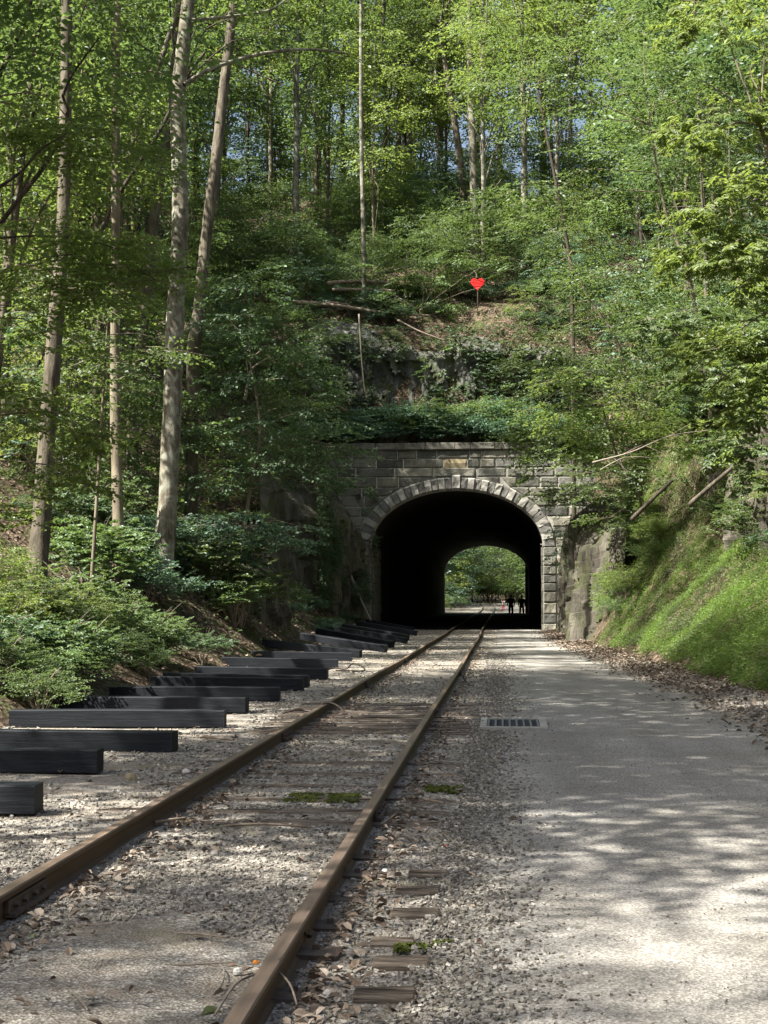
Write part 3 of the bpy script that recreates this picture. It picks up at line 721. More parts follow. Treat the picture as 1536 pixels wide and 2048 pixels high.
# ------------------------------------------------------------------ drain grate
g0 = P(960, 1459, 0.001 + CAMZ * FPX / 259.0)
gy0, gy1 = CAMZ * FPX / 260.5, CAMZ * FPX / 240.5
gxl, gxr = float(P(961, 1450, (gy0 + gy1) / 2)[0]), float(P(1093, 1450, (gy0 + gy1) / 2)[0])
gr = empty('drain_grate', ((gxl + gxr) / 2, (gy0 + gy1) / 2, 0.0)); tag(gr, 'grey rectangular drain grate in a pale concrete collar set in the path', 'drain grate')
W, D = gxr - gxl, gy1 - gy0
il, ir_ = -W / 2 + W * 0.10, W / 2 - W * 0.11
w_ = MB(); zt = 0.052
w_.box(((-W / 2 + il) / 2, 0, zt - .06), (il + W / 2, D, .12)); w_.box(((W / 2 + ir_) / 2, 0, zt - .06), (W / 2 - ir_, D, .12))
w_.box(((il + ir_) / 2, -D / 2 + .08, zt - .0605), (ir_ - il, .16, .118)); w_.box(((il + ir_) / 2, D / 2 - .07, zt - .0605), (ir_ - il, .14, .118))
cc = obj('collar', w_.mesh('collar', CONC), gr)
w_ = MB(); w_.box(((il + ir_) / 2, 0, zt - 0.045), (ir_ - il, D - .30, .012)); obj('mesh_bed', w_.mesh('mesh_bed', DARKPIT), gr)
for q in range(8):
    x = il + 0.02 + (ir_ - il - 0.04) * q / 7
    w_ = MB(); w_.box((x, 0, zt - 0.017), (0.022, D - .302, .04)); obj('bar', w_.mesh('bar', GREYSTEEL), gr)
w_ = MB()
for q in range(14): w_.box(((il + ir_) / 2, -D / 2 + .17 + (D - .32) * q / 13, zt - 0.028), (ir_ - il - .004, 0.012, .02))
obj('cross_bar', w_.mesh('cross_bar', DARKPIT), gr)['kind'] = 'stuff'

# ------------------------------------------------------------------ rock
def rockface(name, A, B, z0, z1, depth, mat, label, seed, nu=60, nv=40, lean=0.0, back=2.5, step=0.35, wob=0.6):
    """wall from A to B (xy), facing the left of A->B; slabby vertical joints"""
    A = np.array(A, float); B = np.array(B, float); d = B - A; Ln = np.linalg.norm(d); d /= Ln; nrm = np.array([d[1], -d[0]])
    u = np.linspace(0, 1, nu); v = np.linspace(0, 1, nv); U, V = np.meshgrid(u, v)
    ux = U * Ln
    top = z1 + 0.9 * vnoise(ux * 0.45, seed, 0, seed); zz = z0 + (top - z0) * V
    sx = ux + 0.35 * vnoise(ux * .4, zz * .5, seed, 1)
    sx = sx + 0.22 * zz; cw, ch_ = (0.55, 1.5) if back < 0 or nu == 150 else (0.34, 2.6)
    cell = np.floor(sx / cw + 0.8 * vnoise(zz * .35, sx * .3, seed) + 0.3 * vnoise(zz * 1.6, sx, seed)); cell2 = np.floor(zz / ch_ + 0.25 * sx + 1.6 * vnoise(cell * 3.3, seed, 0) + .25 * vnoise(sx * 3, zz, 4))
    disp = step * (_hash(cell, cell2, np.zeros_like(cell) + seed, 3) - .5) * 2 + wob * fbm(ux * .35, zz * .3, seed, 2, 3) + 0.22 * fbm(ux * 2.5, zz * 1.1, seed, 6, 4)
    taper = np.clip(np.minimum(U, 1 - U) * 7, 0, 1) ** 0.6 * np.clip((1 - V) * 5, 0, 1) ** 0.5
    off = -back * (1 - taper) + disp * taper + lean * (1 - V)
    X = A[0] + d[0] * ux + nrm[0] * off; Y = A[1] + d[1] * ux + nrm[1] * off
    Vt = np.stack([X, Y, zz], -1); i = np.arange(nu * nv).reshape(nv, nu)
    c = Vt.reshape(-1, 3).mean(0); c[2] = z0
    o_ = obj(name, mesh(name, Vt.reshape(-1, 3) - c, np.stack([i[:-1, :-1], i[:-1, 1:], i[1:, 1:], i[1:, :-1]], -1).reshape(-1, 4), mat), None, tuple(c))
    tag(o_, label, 'rock'); return o_
rockface('cliff', (-12.5, 83.4), (6.6, 83.6), 9.6, 16.6, 1, ROCK_G, 'grey rock cliff with ledges rising above the tunnel portal', 3, 150, 70, 0.5, 1.6, 0.30, 0.45)
rockface('rock_wall', (-8.3, 62.5), (-7.0, 78.3), 0.2, 6.6, 1, ROCK, 'mossy dark rock wall left of the tunnel mouth', 8, 90, 40, 0.3, 1.8, 0.3, 0.35)
rockface('rock_outcrop', (-8.3, 43.8), (-6.7, 47.5), -0.1, 3.3, 1, ROCK, 'rounded mossy rock outcrop low on the left bank', 12, 40, 26, 0.4, 1.3, 0.16, 0.3)
rockface('rock_wall', (3.3, 78.3), (2.85, 52.5), -0.3, 4.9, 1, ROCK, 'tall split rock slabs standing right of the tunnel mouth', 21, 130, 44, 0.3, 1.4, 0.36, 0.3)
rockface('rock_wall', (6.5, 60), (6.9, 22), 2.4, 6.4, 1, ROCK, 'dark overhanging rock and earth face above the green bank', 27, 140, 36, 0.1, 1.4, 0.35, 0.5)

# ------------------------------------------------------------------ leaves
def rotm(yaw, pitch, roll):
    cy_, sy = np.cos(yaw), np.sin(yaw); cp, sp = np.cos(pitch), np.sin(pitch); cr, sr = np.cos(roll), np.sin(roll)
    X = np.stack([cy_ * cp, sy * cp, sp], -1)
    Yv = np.stack([-sy, cy_, 0 * cy_], -1); Zv = np.cross(X, Yv)
    Y2_ = Yv * cr[..., None] + Zv * sr[..., None]; Z2 = np.cross(X, Y2_)
    return np.stack([X, Y2_, Z2], -1)   # columns are axes
def spray_template(kind, n, seed):
    r = np.random.default_rng(seed); p = []; d = []
    if kind == 'maple':
        for k in range(n):
            t = (k + .5) / n; sidx = 1 if k % 2 else -1
            ln = r.uniform(0.05, 0.5) * (1.15 - t * .6)
            ang = sidx * math.radians(r.uniform(35, 65))
            b = np.array([t, 0, 0]) + ln * np.array([math.cos(ang), math.sin(ang), r.normal(0, .05)])
            b[2] -= 0.18 * (b[0] ** 2 + b[1] ** 2) * .6
            dd = ang + r.normal(0, .6)
            p.append(b); d.append([math.cos(dd), math.sin(dd), r.uniform(-.45, .1)])
    elif kind == 'pinnate':
        k = 0
        while k < n:
            t0 = r.uniform(0.1, 1); sidx = r.choice([-1, 1]); ang0 = sidx * r.uniform(.3, 1.1)
            for q in range(9):
                if k >= n: break
                s = q // 2 + 1; si = 1 if q % 2 else -1
                c = np.array([t0 * .7, 0, 0]) + s * .085 * np.array([math.cos(ang0), math.sin(ang0), -.25 * s * .085])
                dd = ang0 + si * 1.05
                p.append(c + r.normal(0, .01, 3)); d.append([math.cos(dd), math.sin(dd), -.25 + r.normal(0, .12)]); k += 1
    elif kind == 'tuft':
        for k in range(n):
            a = r.uniform(0, 2 * math.pi); e = r.uniform(0.25, 1.25); hgt = r.uniform(.1, 1)
            p.append([math.cos(a) * .35 * hgt * math.cos(e), math.sin(a) * .35 * hgt * math.cos(e), hgt * .8 * r.uniform(.5, 1)])
            d.append([math.cos(a) * math.cos(e * .5), math.sin(a) * math.cos(e * .5), math.sin(e * .5) - .25])
    p = np.array(p); d = np.array(d); d /= np.linalg.norm(d, axis=1)[:, None]
    up = np.tile([0, 0, 1.0], (len(p), 1)) + r.normal(0, .42, (len(p), 3))
    nn = up - (up * d).sum(1)[:, None] * d; nn /= np.linalg.norm(nn, axis=1)[:, None]
    return p, d, nn, r.uniform(.7, 1.25, len(p))
TPL = {'maple': [spray_template('maple', 30, q) for q in range(4)], 'pinnate': [spray_template('pinnate', 30, 10 + q) for q in range(4)],
       'sparse': [spray_template('maple', 16, 30 + q) for q in range(4)], 'tuft': [spray_template('tuft', 8, 20 + q) for q in range(4)]}
def leaf_geo(b, d, n, L, W, fold=0.12, six=False):
    s = np.cross(n, d); L = L[:, None]; Wd = W[:, None]
    if not six:
        m = b + d * L * .48 + n * fold * L * .5
        V = np.stack([b, m - s * Wd * .5, b + d * L - n * .1 * L, m + s * Wd * .5], 1)
        q = np.arange(len(b))[:, None] * 4 + np.array([[0, 1, 2, 3]])
        return V.reshape(-1, 3), q
    V = np.stack([b, b + d * L * .28 - s * Wd * .42 + n * fold * L * .4, b + d * L * .68 - s * Wd * .40 + n * fold * L * .4, b + d * L - n * .15 * L,
                  b + d * L * .68 + s * Wd * .40 + n * fold * L * .4, b + d * L * .28 + s * Wd * .42 + n * fold * L * .4], 1)
    q = (np.arange(len(b))[:, None, None] * 6 + np.array([[[0, 1, 2, 3], [0, 3, 4, 5]]])).reshape(-1, 4)
    return V.reshape(-1, 3), q
def sprays(O, yaw, pitch, roll, sc, kind, leafL, aspect, rng, six=False):
    Vs = []; Fs = []; off = 0; which = rng.integers(0, 4, len(O))
    for t in range(4):
        m = which == t
        if not m.any(): continue
        p, d, n, ls = TPL[kind][t]; R = rotm(yaw[m], pitch[m], roll[m])
        B = np.einsum('mij,kj->mki', R, p) * sc[m][:, None, None] + O[m][:, None, :]
        D = np.einsum('mij,kj->mki', R, d); Nn = np.einsum('mij,kj->mki', R, n)
        L = np.tile(ls * leafL, m.sum()); K = len(p)
        V, F = leaf_geo(B.reshape(-1, 3), D.reshape(-1, 3), Nn.reshape(-1, 3), L, L * aspect, six=six)
        Vs.append(V); Fs.append(F + off); off += len(V)
    return np.concatenate(Vs), np.concatenate(Fs)
def blob_points(blobs, per, rng, layer=0.55):
    O = []; C = []
    for (c, r, k) in blobs:
        n = max(3, int(per * k)); q = rng.normal(size=(n, 3)); q /= np.linalg.norm(q, axis=1)[:, None]
        q *= (rng.uniform(0.15, 1, n) ** 0.45)[:, None]
        p = q * np.array(r) + np.array(c)
        if layer: p[:, 2] = np.round((p[:, 2] + 0.25 * fbm(p[:, 0] * .5, p[:, 1] * .5, 0, 3, 2)) / layer) * layer + rng.normal(0, layer * .16, n)
        keep = fbm(p[:, 0] * .6, p[:, 1] * .6, p[:, 2] * .8, 77, 2) > -0.16
        O.append(p[keep]); C.append(np.tile(np.array(c), (keep.sum(), 1)))
    return np.concatenate(O), np.concatenate(C)
def crown_mesh(name, blobs, per, kind, leafL, mat, seed, aspect=.62, size=1.0, layer=.55, droop=.12, six=False, axis=None):
    rng = np.random.default_rng(seed); O, C = blob_points(blobs, per, rng, layer)
    ref = C if axis is None else np.tile(np.array([axis[0], axis[1], 0]), (len(C), 1))
    dv = O - ref; yaw = np.arctan2(dv[:, 1], dv[:, 0]) + rng.normal(0, .7, len(O))
    pitch = rng.normal(-droop, .22, len(O)); roll = rng.normal(0, .22, len(O)); sc = size * rng.uniform(.65, 1.25, len(O))
    V, F = sprays(O, yaw, pitch, roll, sc, kind, leafL, aspect, rng, six)
    return mesh(name, V, F, mat), O, yaw, sc

def tree_wood(w_, pts, r0, r1, seed, n=12, seg=None):
    pts = np.asarray(pts, float); L = np.linalg.norm(np.diff(pts, axis=0), axis=1).sum()
    m = seg or max(8, int(L / .6)); sp = spline(pts, m)
    sp[:, :2] += (0.05 * np.stack([vnoise(np.arange(m) * .5, seed, 0), vnoise(np.arange(m) * .5, seed + 9, 0)], 1)) * min(1, r0 * 4)
    t = np.linspace(0, 1, m); rad = r0 + (r1 - r0) * t
    hgt = sp[:, 2] - sp[0, 2]
    w_.tube(sp, rad, n, 0.13, False, seed)
    return sp
def limb(w_, a, b, r0, r1, seed, n=5, sag=0.1):
    a, b = np.array(a, float), np.array(b, float); L = np.linalg.norm(b - a); rng = np.random.default_rng(seed)
    mid = (a + b) / 2 + np.array([0, 0, sag * L]) + rng.normal(0, .05 * L, 3); q = a + (b - a) * .75 + np.array([0, 0, sag * L * .5]) + rng.normal(0, .03 * L, 3)
    w_.tube(spline([a, mid, q, b], 9), np.linspace(r0, r1, 9), n, 0, False)

# ------------------------------------------------------------------ generic forest trees (variants shared)
def make_variant(i, hgt, r0, bark, leaf, crown_lo, spread, per, kind, leafL, lean=0.0, understory=False, sz=1.5):
    rng = np.random.default_rng(100 + i); w_ = MB()
    top = np.array([lean * hgt, rng.normal(0, .3), hgt]); pts = [(0, 0, -.6), (0, 0, hgt * .02), (lean * hgt * .3, rng.normal(0, .12), hgt * .35), (lean * hgt * .65, rng.normal(0, .15), hgt * .68), tuple(top)]
    sp = tree_wood(w_, pts, r0, r0 * .22, i, 9)
    w_.tube([(0, 0, -.5), (0, 0, 0.0), (0, 0, .3), (0, 0, .7)], [r0 * 1.9, r0 * 1.5, r0 * 1.15, r0 * .98], 9, .15, False, i)
    blobs = []
    nb = 10 if not understory else 7
    for q in range(nb):
        t = crown_lo + (1.02 - crown_lo) * (q + .5) / nb; zc = hgt * t; a = q * 2.4 + rng.uniform(0, .8)
        rr_ = spread * (1.15 - .75 * abs((q + .5) / nb - .4)) * rng.uniform(.5, .9)
        base = sp[min(len(sp) - 1, int(t * .86 * (len(sp) - 1)))]
        c = np.array([math.cos(a) * rr_ * .75 + lean * zc, math.sin(a) * rr_ * .75, zc])
        s = spread * rng.uniform(.36, .55)
        blobs.append((c, (s, s, s * .55), 1.0)); limb(w_, base, c, r0 * .28, r0 * .07, i * 50 + q)
    tr_ = w_.mesh('trunk', bark, True)
    cr, _, _, _ = crown_mesh('crown', blobs, per, kind, leafL, leaf, 300 + i, size=sz, layer=.7)
    return tr_, cr
VAR = [
    make_variant(0, 20, .19, BARK, LEAF_M, .42, 3.6, 58, 'sparse', .235),
    make_variant(1, 23, .23, BARK_D, LEAF_M, .5, 4.0, 58, 'sparse', .235),
    make_variant(2, 18, .15, BARK_S, LEAF_Y, .35, 3.2, 56, 'sparse', .225, .03),
    make_variant(3, 22, .2, BARK, LEAF_D, .45, 3.8, 58, 'sparse', .235, -.03),
    make_variant(4, 25, .26, BARK_P, LEAF_Y, .52, 4.3, 60, 'sparse', .235),
]
SHADE = [make_variant(20, 19, .2, BARK, LEAF_M, .55, 4.4, 110, 'sparse', .20, .12), make_variant(21, 21, .22, BARK_D, LEAF_M, .52, 4.7, 115, 'sparse', .20, .12)]
SAP = [  # understory saplings 3 to 6 m
    make_variant(10, 4.5, .04, BARK_S, LEAF_M, .25, 1.9, 34, 'maple', .12, understory=True, sz=.95),
    make_variant(11, 5.5, .05, BARK, LEAF_M, .2, 2.2, 34, 'maple', .125, .08, True, .95),
    make_variant(12, 3.6, .035, BARK_S, LEAF_D, .2, 1.7, 22, 'maple', .12, -.06, True, .9),
    make_variant(13, 5.0, .045, BARK_D, LEAF_B, .2, 2.0, 22, 'pinnate', .13, 0, True, 1.1),
    make_variant(14, 4.0, .035, BARK_S, LEAF_Y, .2, 1.8, 20, 'maple', .12, .05, True, .9),
]
def put_tree(name, var, x, y, rz, sc, label, cat, group, dz=0.0):
    z = float(H(x, y)) + dz
    e = empty(name, (x, y, z), rz, sc); tag(e, label, cat, group)
    obj('trunk', var[0], e); obj('crown', var[1], e)
    return e
def side_word(x, y):
    px = 1005 + 3050 * x / max(y, 1)
    return 'left' if px < 560 else ('middle' if px < 900 else ('right' if px < 1250 else 'far right'))
tr = random.Random(42)
placed = []
def ok(x, y, dmin):
    for (a, b) in placed:
        if (a - x) ** 2 + (b - y) ** 2 < dmin ** 2: return False
    placed.append((x, y)); return True
KIND = ['grey barked', 'dark barked', 'slim pale', 'grey leaning', 'tall mottled']
# ridge and slope trees above the tunnel
def inview(x, y, m=150):
    px = 1005 + 3050 * x / y; return -m < px < 1536 + m
cnt = 0
for _ in range(4000):
    y = tr.uniform(92, 150); x = tr.uniform(-52, 30)
    if not inview(x, y, 250) or not ok(x, y, 2.9 if y > 112 else 4.2): continue
    v = tr.randrange(5); w_r = 'on the slope above the cliff' if y < 108 else ('along the hilltop' if y < 126 else 'behind the hilltop')
    put_tree('forest_tree', VAR[v], x, y, tr.uniform(0, 6.28), tr.uniform(.8, 1.15), f'{KIND[v]} tree {w_r}, {side_word(x, y)}', 'tree', f'{KIND[v]} trees {w_r} {side_word(x, y)}')
    cnt += 1
    if cnt > 135: break
# left hillside wood
cnt = 0
for _ in range(3000):
    y = tr.uniform(42, 92); x = tr.uniform(-38, -13)
    if x > -0.17 * y - 5.0 or not inview(x, y, 200) or not ok(x, y, 3.6): continue
    v = tr.randrange(5)
    put_tree('forest_tree', VAR[v], x, y, tr.uniform(0, 6.28), tr.uniform(.75, 1.05), f'{KIND[v]} tree on the left hillside, {"front" if y < 50 else ("middle" if y < 70 else "rear")} rows', 'tree', f'{KIND[v]} trees on the left hillside {"front" if y < 50 else ("middle" if y < 70 else "rear")}')
    cnt += 1
    if cnt > 26: break
# right hillside wood
cnt = 0
for _ in range(3000):
    y = tr.uniform(30, 95); x = tr.uniform(8, 32)
    if not inview(x, y, 200) or not ok(x, y, 4.0): continue
    v = tr.randrange(5)
    put_tree('forest_tree', VAR[v], x, y, tr.uniform(0, 6.28), tr.uniform(.65, .95), f'{KIND[v]} tree on the right hillside, {"front" if y < 50 else ("middle" if y < 70 else "rear")} rows', 'tree', f'{KIND[v]} trees on the right hillside {"front" if y < 50 else ("middle" if y < 70 else "rear")}')
    cnt += 1
    if cnt > 22: break
# trees beyond the far tunnel mouth
for k in range(46):
    y = tr.uniform(200, 300); x = tr.uniform(-26, 22)
    if abs(x + 1 + (0 if y < 235 else 99)) < 5.5: continue
    v = tr.randrange(5)
    put_tree('forest_tree', VAR[v], x, y, tr.uniform(0, 6.28), tr.uniform(.6, .9), f'{KIND[v]} tree seen beyond the far end of the tunnel', 'tree', f'{KIND[v]} trees beyond the tunnel')
for k in range(58):
    y = tr.uniform(168, 275); x = tr.choice([-1, 1]) * tr.uniform(0, 7) ; x = x - 7.6 if x < 0 else x + 5.4
    if k > 34: y = tr.uniform(235, 262); x = tr.uniform(-13, 12)
    put_tree('sapling', SAP[tr.randrange(5)], x, y, tr.uniform(0, 6.28), tr.uniform(1.8, 3.0), 'leafy sapling seen beyond the far end of the tunnel', 'sapling', 'saplings beyond the tunnel')
# shade trees out of frame on the left, whose crowns shade the track
for k, (x, y, s) in enumerate([(-10, -10, .9), (-13, -6.5, .9), (-10.6, 6.2, .88), (-10.0, 10.0, .86), (-10.8, 14.0, .95), (-9.8, 18.0, .88), (-10.6, 22.0, .9), (-10.3, 26.5, .85), (-12.9, 37, .8), (-15.8, -1.0, .72), (-14.5, 8.5, .8), (-14.8, 19.5, .75)]):
    put_tree('forest_tree', SHADE[k % 2], x, y, .3 * math.sin(y * 3), s, 'tall leafy tree beside the track left of the camera', 'tree', 'trees left of the camera')

for k, (x, y) in enumerate([(-11, 168), (-10.5, 176), (-11, 185), (-10.5, 195), (-11.5, 206), (-12, 218), (-12, 230)]):  # dense trees added to throw shade on the ground past the far mouth
    put_tree('forest_tree', SHADE[k % 2], x, y, .3 * math.sin(y), .85, 'leafy tree added to shade the track beyond the far tunnel mouth', 'tree', 'trees added to shade the far track')
# ------------------------------------------------------------------ saplings on the slopes
SK = ['mid green', 'arching green', 'small dark', 'blue green', 'yellow green']
def sapling(x, y, where, sc=None, v=None, dz=0):
    px_ = 1005 + 3050 * x / y
    if 84 < y < 87.4 and 890 < px_ < 1015: return
    if 84 < y < 86.5 and 660 < px_ < 1060: sc = tr.uniform(.3, .5)
    v = tr.choice([0, 1, 2, 0, 1, 3, 4]) if v is None else v
    put_tree('sapling', SAP[v], x, y, tr.uniform(0, 6.28), sc or tr.uniform(.75, 1.25), f'{SK[v]} sapling {where}', 'sapling', f'{SK[v]} saplings {where}', dz)
for _ in range(104):
    y = tr.uniform(84.6, 116); x = tr.uniform(-22, 13)
    if -4.5 < x < 2.5 and y < 90 and tr.random() < .75: continue
    sapling(x, y, 'on the slope above the tunnel, ' + side_word(x, y) + ' part')
for _ in range(44):
    y = tr.uniform(84.4, 92); x = tr.choice([tr.uniform(-17, -7), tr.uniform(2.5, 12), tr.uniform(-9, 4)]); sapling(x, y, 'at the cliff edge, ' + side_word(x, y) + ' part', tr.uniform(.5, .8))
for _ in range(44):
    y = tr.uniform(40, 82); x = xleft(y) - tr.uniform(2.0, 13)
    sapling(float(x), y, 'on the left bank, ' + ('near' if y < 58 else 'far') + ' part', tr.uniform(.6, 1.15))
for _ in range(50):
    y = tr.uniform(34, 82); x = xright(y) + tr.uniform(3.6, 11) - (1.2 if y > 62 else 0)
    sapling(float(x), y, 'on the right bank, ' + ('near' if y < 58 else 'far') + ' part', tr.uniform(.6, 1.15), tr.choice([0, 1, 4, 3, 4]))

# ------------------------------------------------------------------ hero trees by the left bank
def hero(pix, Y, w0, w1, bark, label, limbs=(), base_z=None, name='tree', mat=LEAF_M, top=4.0, seed=1, crown=True):
    """pix: trunk line in photo pixels, bottom to top; widths in photo pixels"""
    p0 = P(pix[0][0], pix[0][1], Y); z0 = float(H(p0[0], Y))
    pts = [P(a, b, Y + 0.25 * k) for k, (a, b) in enumerate(pix)]
    if pts[0][2] > z0: pts = [np.array([pts[0][0] - (pts[1][0] - pts[0][0]) * .15, Y, z0 - .5])] + pts
    m = FPX / Y; r0, r1 = w0 / m / 2, w1 / m / 2
    d = pts[-1] - pts[-2]; d /= np.linalg.norm(d)
    pts.append(pts[-1] + d * top * .55); pts.append(pts[-1] + d * top * .45 + np.array([.3, 0, .2]))
    base = np.array([pts[0][0], Y, min(z0, pts[0][2] + .3)])
    w_ = MB(); loc = [p - base for p in pts]
    n = 16; L = sum(np.linalg.norm(loc[k + 1] - loc[k]) for k in range(len(loc) - 1)); seg = int(L / .3)
    sp = spline(loc, seg); t = np.linspace(0, 1, seg); rad = r0 + (r1 * .75 - r0) * t
    rad = rad * (1 + 0.55 * np.exp(-np.maximum(sp[:, 2], 0) / .35))
    w_.tube(sp, rad, n, .09, False, seed)
    e = empty(name, tuple(base)); tag(e, label, 'tree')
    top_p = sp[-1]
    blobs = []
    rng = np.random.default_rng(seed)
    for k in range(7):
        a = k * 2.4 + seed; c = top_p + np.array([math.cos(a) * 2.4, math.sin(a) * 2.4, rng.uniform(-1.5, 3.5)])
        blobs.append((c, (1.8, 1.8, 1.0), 1.0)); limb(w_, sp[int(seg * rng.uniform(.8, .95))], c, r1 * .5, .02, seed * 7 + k)
    for (line, rw0, rw1, bl_) in limbs:
        lp = [P(a, b, Y + c) - base for (a, b, c) in line]; s2 = spline(lp, 24)
        w_.tube(s2, np.linspace(rw0 / m / 2, rw1 / m / 2, 24), 7, .08, False, seed + 3)
        for (a, b, c, rx, rz, k) in bl_: blobs.append((P(a, b, Y + c) - base, (rx, rx, rz), k))
    obj('trunk', w_.mesh('trunk', bark, True), e)
    if crown:
        cm, _, _, _ = crown_mesh('crown', blobs, 26, 'maple', .13, mat, seed + 50, size=.95, layer=.5)
        obj('crown', cm, e)
    return e
hero([(72, 1172), (82, 1050), (95, 860), (112, 640), (122, 520), (130, 300), (134, 0)], 30.5, 44, 24, BARK, 'rough grey brown trunk nearest the left picture edge, rising from the shrubs', seed=3)
hero([(237, 1075), (232, 900), (230, 700), (231, 400), (232, 150), (236, -30)], 36, 25, 17, BARK_S, 'straight slender pale brown trunk, second from the left', seed=5, mat=LEAF_Y)
hero([(322, 1160), (335, 1010), (345, 800), (352, 600), (361, 440), (357, 300), (358, 180), (374, 30), (384, -60)], 39, 44, 32, BARK_P, 'thickest pale mottled trunk on the left bank, bark flaking', seed=8,
     limbs=[([(368, 170, 0), (420, 138, .3), (500, 113, .6), (560, 102, .9), (630, 99, 1.3), (700, 108, 1.6)], 11, 4, [(560, 60, 1, 1.3, .4, .6), (660, 90, 1.5, 1.2, .4, .6)]),
            ([(384, 40, 0), (430, 36, .2), (500, 28, .5), (545, 18, .7), (578, -5, 1.)], 8, 4, [(520, -10, .6, 1.0, .4, .4)])])
hero([(386, 740), (400, 600), (412, 480), (432, 320), (446, 190), (458, 90), (470, -20)], 47, 28, 21, BARK, 'grey trunk leaning right behind the thickest pale trunk', seed=12)
hero([(268, 800), (288, 640), (303, 480), (322, 340), (342, 240), (350, 120)], 53, 27, 20, BARK, 'blurred grey trunk leaning right between pale trunks', seed=15)
hero([(50, 800), (92, 690), (140, 590), (190, 490), (225, 410), (272, 335), (318, 265), (350, 200)], 43, 13, 8, BARK_D, 'thin dark trunk leaning strongly right across the pale trunks', seed=17, top=1.5, crown=False)
hero([(240, 420), (262, 300), (295, 200), (322, 120), (352, 30)], 50, 15, 11, BARK, 'thin dark trunk leaning right toward the top of the photo', seed=18, top=2)
hero([(14, 640), (17, 450), (20, 280), (24, 100), (30, -20)], 48, 20, 15, BARK, 'grey trunk cut by the left picture edge', seed=19)
hero([(168, 420), (174, 250), (178, 110), (186, -20)], 56, 26, 20, BARK_D, 'dark rough trunk high at the upper left', seed=22)
hero([(120, 330), (124, 180), (122, 60), (128, -40)], 62, 20, 15, BARK, 'pale grey trunk high at the upper left beside the dark rough one', seed=23)
hero([(728, 610), (727, 480), (724, 350), (722, 200), (722, 60), (722, -20)], 85.5, 11, 6, BARK_P, 'slim straight trunk growing from the cliff edge above the portal', seed=25, top=1.5)
hero([(735, 420), (734, 330), (735, 200), (733, 90)], 110, 20, 14, BARK_D, 'dark trunk standing on the hilltop behind the slim cliff edge tree', seed=26, top=2)
hero([(797, 420), (797, 320), (798, 220), (799, 120)], 112, 13, 10, BARK, 'straight grey trunk on the hilltop at centre', seed=27, top=2)
hero([(950, 470), (948, 380), (944, 260), (941, 150), (940, 40)], 98, 19, 13, BARK_P, 'pale trunk on the hilltop, right of the leaning one, above the red heart', seed=28, top=2, mat=LEAF_Y)
hero([(930, 440), (922, 340), (912, 260), (897, 170), (885, 90)], 101, 17, 11, BARK, 'brown trunk on the hilltop leaning left above the red heart', seed=29, top=2)
hero([(1145, 640), (1140, 520), (1105, 330), (1080, 200)], 70, 9, 5, BARK_D, 'thin dark bent trunk within the right hand foliage', seed=31, top=1)

# ------------------------------------------------------------------ placed foliage masses: understory trees along the cutting
def understory(name, stem, Y, blobs, kind, leafL, mat, label, per=20, size=.8, seed=1, bark=BARK_S, r0=.05, layer=.4, six=False, droop=.12, base=None, cat='tree', zbase=None, aspect=.62):
    """blobs: (px,py,dY,rx_m,rz_m,k)"""
    if base is None:
        p = P(stem[0][0], stem[0][1], Y); zb = float(H(p[0], Y)) if zbase is None else zbase; base = np.array([p[0], Y, zb])
    base = np.array(base, float); w_ = MB()
    pts = [np.array([0, 0, -.3])] + [P(a, b, Y) - base for (a, b) in stem[1:]]
    sp = spline(pts, 16) if len(pts) > 1 else np.array([[0, 0, -.3], [0, 0, .5]])
    w_.tube(sp, np.linspace(r0, r0 * .4, len(sp)), 7, .05, False, seed)
    bb = []
    for (a, b, dy, rx, rz, k) in blobs:
        c = P(a, b, Y + dy) - base; bb.append((c, (rx, rx * .9, rz), k))
        j = int(np.argmin(np.linalg.norm(sp - c, axis=1))); limb(w_, sp[j], c, r0 * .28, r0 * .08, seed + int(a))
    cm, O, yaw, sc = crown_mesh('crown', bb, per, kind, leafL, mat, seed, size=size, layer=layer, six=six, droop=droop, aspect=aspect)
    rng = np.random.default_rng(seed)
    for q in rng.choice(len(O), min(len(O), 70), replace=False):
        d = np.array([math.cos(yaw[q]), math.sin(yaw[q]), -.12]) * sc[q]
        w_.tube([O[q] - d * .3, O[q] + d * .4, O[q] + d], [.009, .006, .003], 3, 0, False)
    e = empty(name, tuple(base)); tag(e, label, cat)
    obj('trunk' if cat == 'tree' else 'stem', w_.mesh('trunk', bark, True), e); obj('crown' if cat == 'tree' else 'foliage', cm, e)
    return e
understory('tree', [(830, 700), (840, 620)], 84.9, [(690, 535, 0, 1.0, .4, .8), (780, 598, 0, .9, .35, .8), (850, 560, 0, 1.1, .4, 1), (880, 612, 0, .9, .35, .8), (1050, 530, .5, 1.1, .4, 1), (1040, 570, 0, 1.2, .45, 1), (620, 625, 0, 1.0, .4, .9), (900, 520, 1, 1.2, .4, 1), (640, 700, -1, .9, .4, .8), (820, 680, -1, .9, .35, .8), (930, 690, -1.3, .9, .35, .9), (1010, 700, -1.5, 1.2, .5, 1), (1040, 780, -1.5, 1.2, .5, 1), (870, 740, -1.6, .7, .3, .7)],
           'maple', .13, LEAF_M, 'spreading sapling cluster draped over the top of the grey cliff', per=34, size=.75, seed=87, layer=.3, r0=.05, zbase=16.5)
